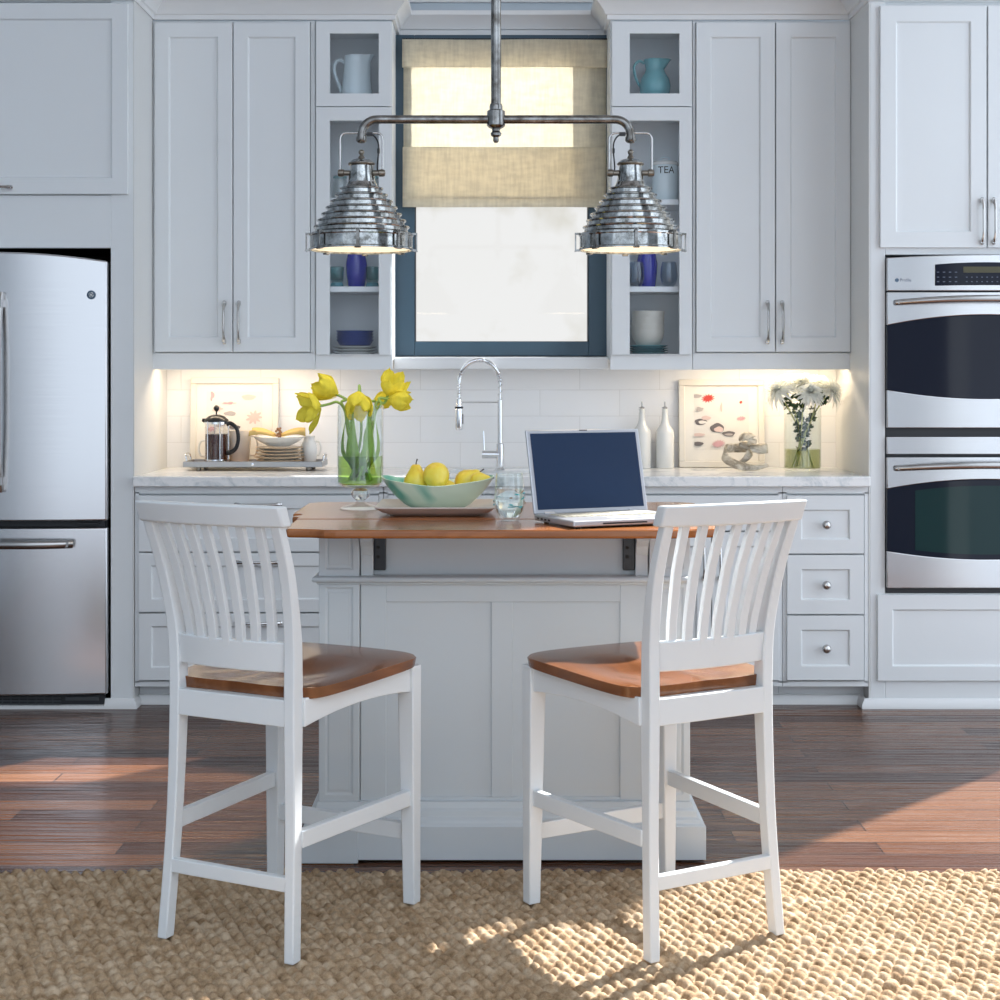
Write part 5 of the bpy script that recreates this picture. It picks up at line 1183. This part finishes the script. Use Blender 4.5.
vs = lathe(bm, [(0, zb), (.055, zb), (.062, zb+.003), (.088, zb+.018), (.115, zb+.040), (.138, zb+.066), (.150, zb+.086), (.147, zb+.087), (.132, zb+.066), (.108, zb+.042), (.082, zb+.023), (.05, zb+.009), (0, zb+.008)], (bxx+.002, BY, 0), 64, sx=1.08, sy=.92)
for v in vs:
    d = Vector((v.co.x-bxx, v.co.y-BY)); a = math.atan2(d.y, d.x); v.co.z += .010*math.cos(2*a)*max(0, (d.length-.09)/.06); 
    if d.length > .11: v.co.z += .0015*math.sin(5*a)
obj('bowl', bm, seaglass, fb, smooth=60)
def pear(px_, py_, dy, rx, rz, sc, lab):
    Yp = BY+dy; c = Vector(((px_-500)*Yp/1600, Yp, 1.3+(378-py_)*Yp/1600)); M = (Euler((rx, 0, 0)).to_matrix() if True else 0); M = Euler((0, 0, rz)).to_matrix() @ Euler((rx, 0, 0)).to_matrix()
    t = thing('pear', lab, 'pear', c, 'yellow pears in the green bowl'); bm = B()
    lathe(bm, [(r*sc, z_*sc) for r, z_ in ((0, -.036), (.012, -.037), (.026, -.031), (.035, -.018), (.038, -.003), (.035, .012), (.027, .026), (.020, .037), (.0155, .047), (.010, .053), (.003, .0535), (0, .052))], c, 30, M); obj('body', bm, pear_m, t, smooth=70)
    bm = B(); tube(bm, [c+M @ (Vector(p)*sc) for p in ((0, 0, .050), (.001, .001, .060), (.004, .002, .070))], [.0018, .0015, .0022], 6); obj('stalk', bm, stalk_m, t)
    bm = B(); bmesh.ops.create_icosphere(bm, subdivisions=1, radius=.003*sc, matrix=Matrix.Translation(c+M @ Vector((0, 0, -.0365*sc)))); obj('calyx', bm, stalk_m, t)
pear(416, 482, .02, .05, 0, .95, 'upright yellow pear at the left of the bowl')
pear(436.5, 476, -.015, 2.1, .25, 1.0, 'large yellow pear with its base towards us, second from left')
pear(467, 481, .03, 1.0, 1.15, .9, 'yellow pear lying with its stalk up to the right, in the middle')
pear(447, 491, .0, 1.5, 2.9, .85, 'yellow pear sunk low behind the bowl rim with stalk forward')
pear(479, 480, -.01, 1.45, 1.5, .62, 'yellow pear lying rightmost in the bowl')
# tumbler
GY = 4.33; s_ = 1600/GY; gx = (509.5-500)/s_; H = .128
gl = thing('water_tumbler', 'clear tumbler of water with tiny blue flecks beside the laptop', 'glass', (gx, GY, TP)); bm = B()
lathe(bm, [(0, TP), (.022, TP), (.027, TP+.003), (.038, TP+.025), (.042, TP+.050), (.040, TP+.085), (.036, TP+H), (.0345, TP+H), (.038, TP+.085), (.0395, TP+.050), (.035, TP+.026), (.024, TP+.010), (0, TP+.009)], (gx, GY, 0), 40); tg_ = obj('glass', bm, ware_m, gl)
bm = B(); lathe(bm, [(0, TP+.0095), (.0235, TP+.0105), (.0345, TP+.0265), (.039, TP+.050), (.0375, TP+.085), (.037, TP+.088), (0, TP+.088)], (gx, GY, 0), 36); obj('water', bm, clear_water, gl)
fl = mat('fleck_teal', (.03, .35, .38), .3); fl2 = mat('fleck_brown', (.3, .2, .12), .4); rn = random.Random(4)
for m_, nme in ((fl, 'teal_pattern'), (fl2, 'brown_pattern')):
    bm = B()
    for k in range(11):
        a = rn.uniform(0, 2*PI); z_ = TP+rn.uniform(.035, .082); r_ = .0425; c = Vector((gx+r_*math.cos(a), GY+r_*math.sin(a), z_)); ta = Vector((-math.sin(a), math.cos(a), 0)); L2 = rn.uniform(.004, .008); up = Vector((0, 0, rn.uniform(-.002, .004)))
        tube(bm, [c-ta*L2-up, c, c+ta*L2+up], [.001, .0022, .001], 5)
    obj(nme, bm, m_, gl, smooth=50)
# laptop
HLx, HLy = .0915, 4.30; dx = Vector((.912, .410, 0)); dyv = Vector((.410, -.912, 0)); Wd, Dp = .350, .235
lp = thing('laptop', 'open silver laptop with dark blue screen on the island', 'laptop', (HLx, HLy, TP))
ML = Matrix(((dx.x, dyv.x, 0, HLx), (dx.y, dyv.y, 0, HLy), (0, 0, 1, TP), (0, 0, 0, 1)))   # u right, v toward the front, w up
def lb(bm, a, b, c, d_, e, f, M=ML): box(bm, a, b, c, d_, e, f, M)
bm = B(); lb(bm, 0, Wd, 0, Dp, .004, .020); obj('base', bm, silver, lp, smooth=0, bevel=.004, seg=3)
bm = B(); lb(bm, .03, Wd-.03, .03, .125, .0195, .0205)
for r in range(5):
    for k in range(14): lb(bm, .034+k*.0203, .034+k*.0203+.0165, .033+r*.0185, .033+r*.0185+.015, .0205, .0222)
kb = obj('keyboard', bm, keyb, lp, smooth=0)
bm = B(); lb(bm, Wd/2-.045, Wd/2+.045, .14, .20, .0198, .0204); obj('trackpad', bm, mat('trackpad', (.5, .5, .5), .4), lp, smooth=0)
bm = B(); lb(bm, Wd/2-.09, Wd/2+.09-.05, Dp-.0005, Dp+.0006, .009, .013); lb(bm, Wd*.58, Wd*.58+.055, Dp-.0005, Dp+.0006, .009, .013) if False else None; obj('disc_slot', bm, black, lp, smooth=0)
bm = B()
for k in range(4): lb(bm, -.0006, .0005, .02+k*.022, .032+k*.022, .008, .013)
obj('port', bm, black, lp, smooth=0)
bm = B()
for a in (.02, Wd-.03):
    for b in (.02, Dp-.03): lb(bm, a, a+.01, b, b+.01, 0, .004)
obj('rubber_foot', bm, black, lp, smooth=0)
ang = math.radians(14); MT = ML @ Matrix.Translation((0, .002, .019)) @ Matrix.Rotation(ang, 4, 'X')
bm = B(); LH = .232; box(bm, 0, Wd, -.008, 0, 0, LH, MT); ldd = obj('lid', bm, silver, lp, smooth=0, bevel=.0035, seg=3)
bm = B(); box(bm, .012, Wd-.012, -.0002, .0008, .012, LH-.010, MT); obj('screen', bm, screen_m, ldd, smooth=0)
bm = B(); box(bm, Wd/2-.012, Wd/2+.012, -.0002, .0012, LH-.004, LH-.0015, MT); obj('latch', bm, black, ldd, smooth=0)
for a in (.03, Wd-.06):
    bm = B(); tube(bm, [ML @ Vector((a, 0, .019)), ML @ Vector((a+.03, 0, .019))], .006, 10)
    obj('hinge', bm, silver, lp, smooth=50)
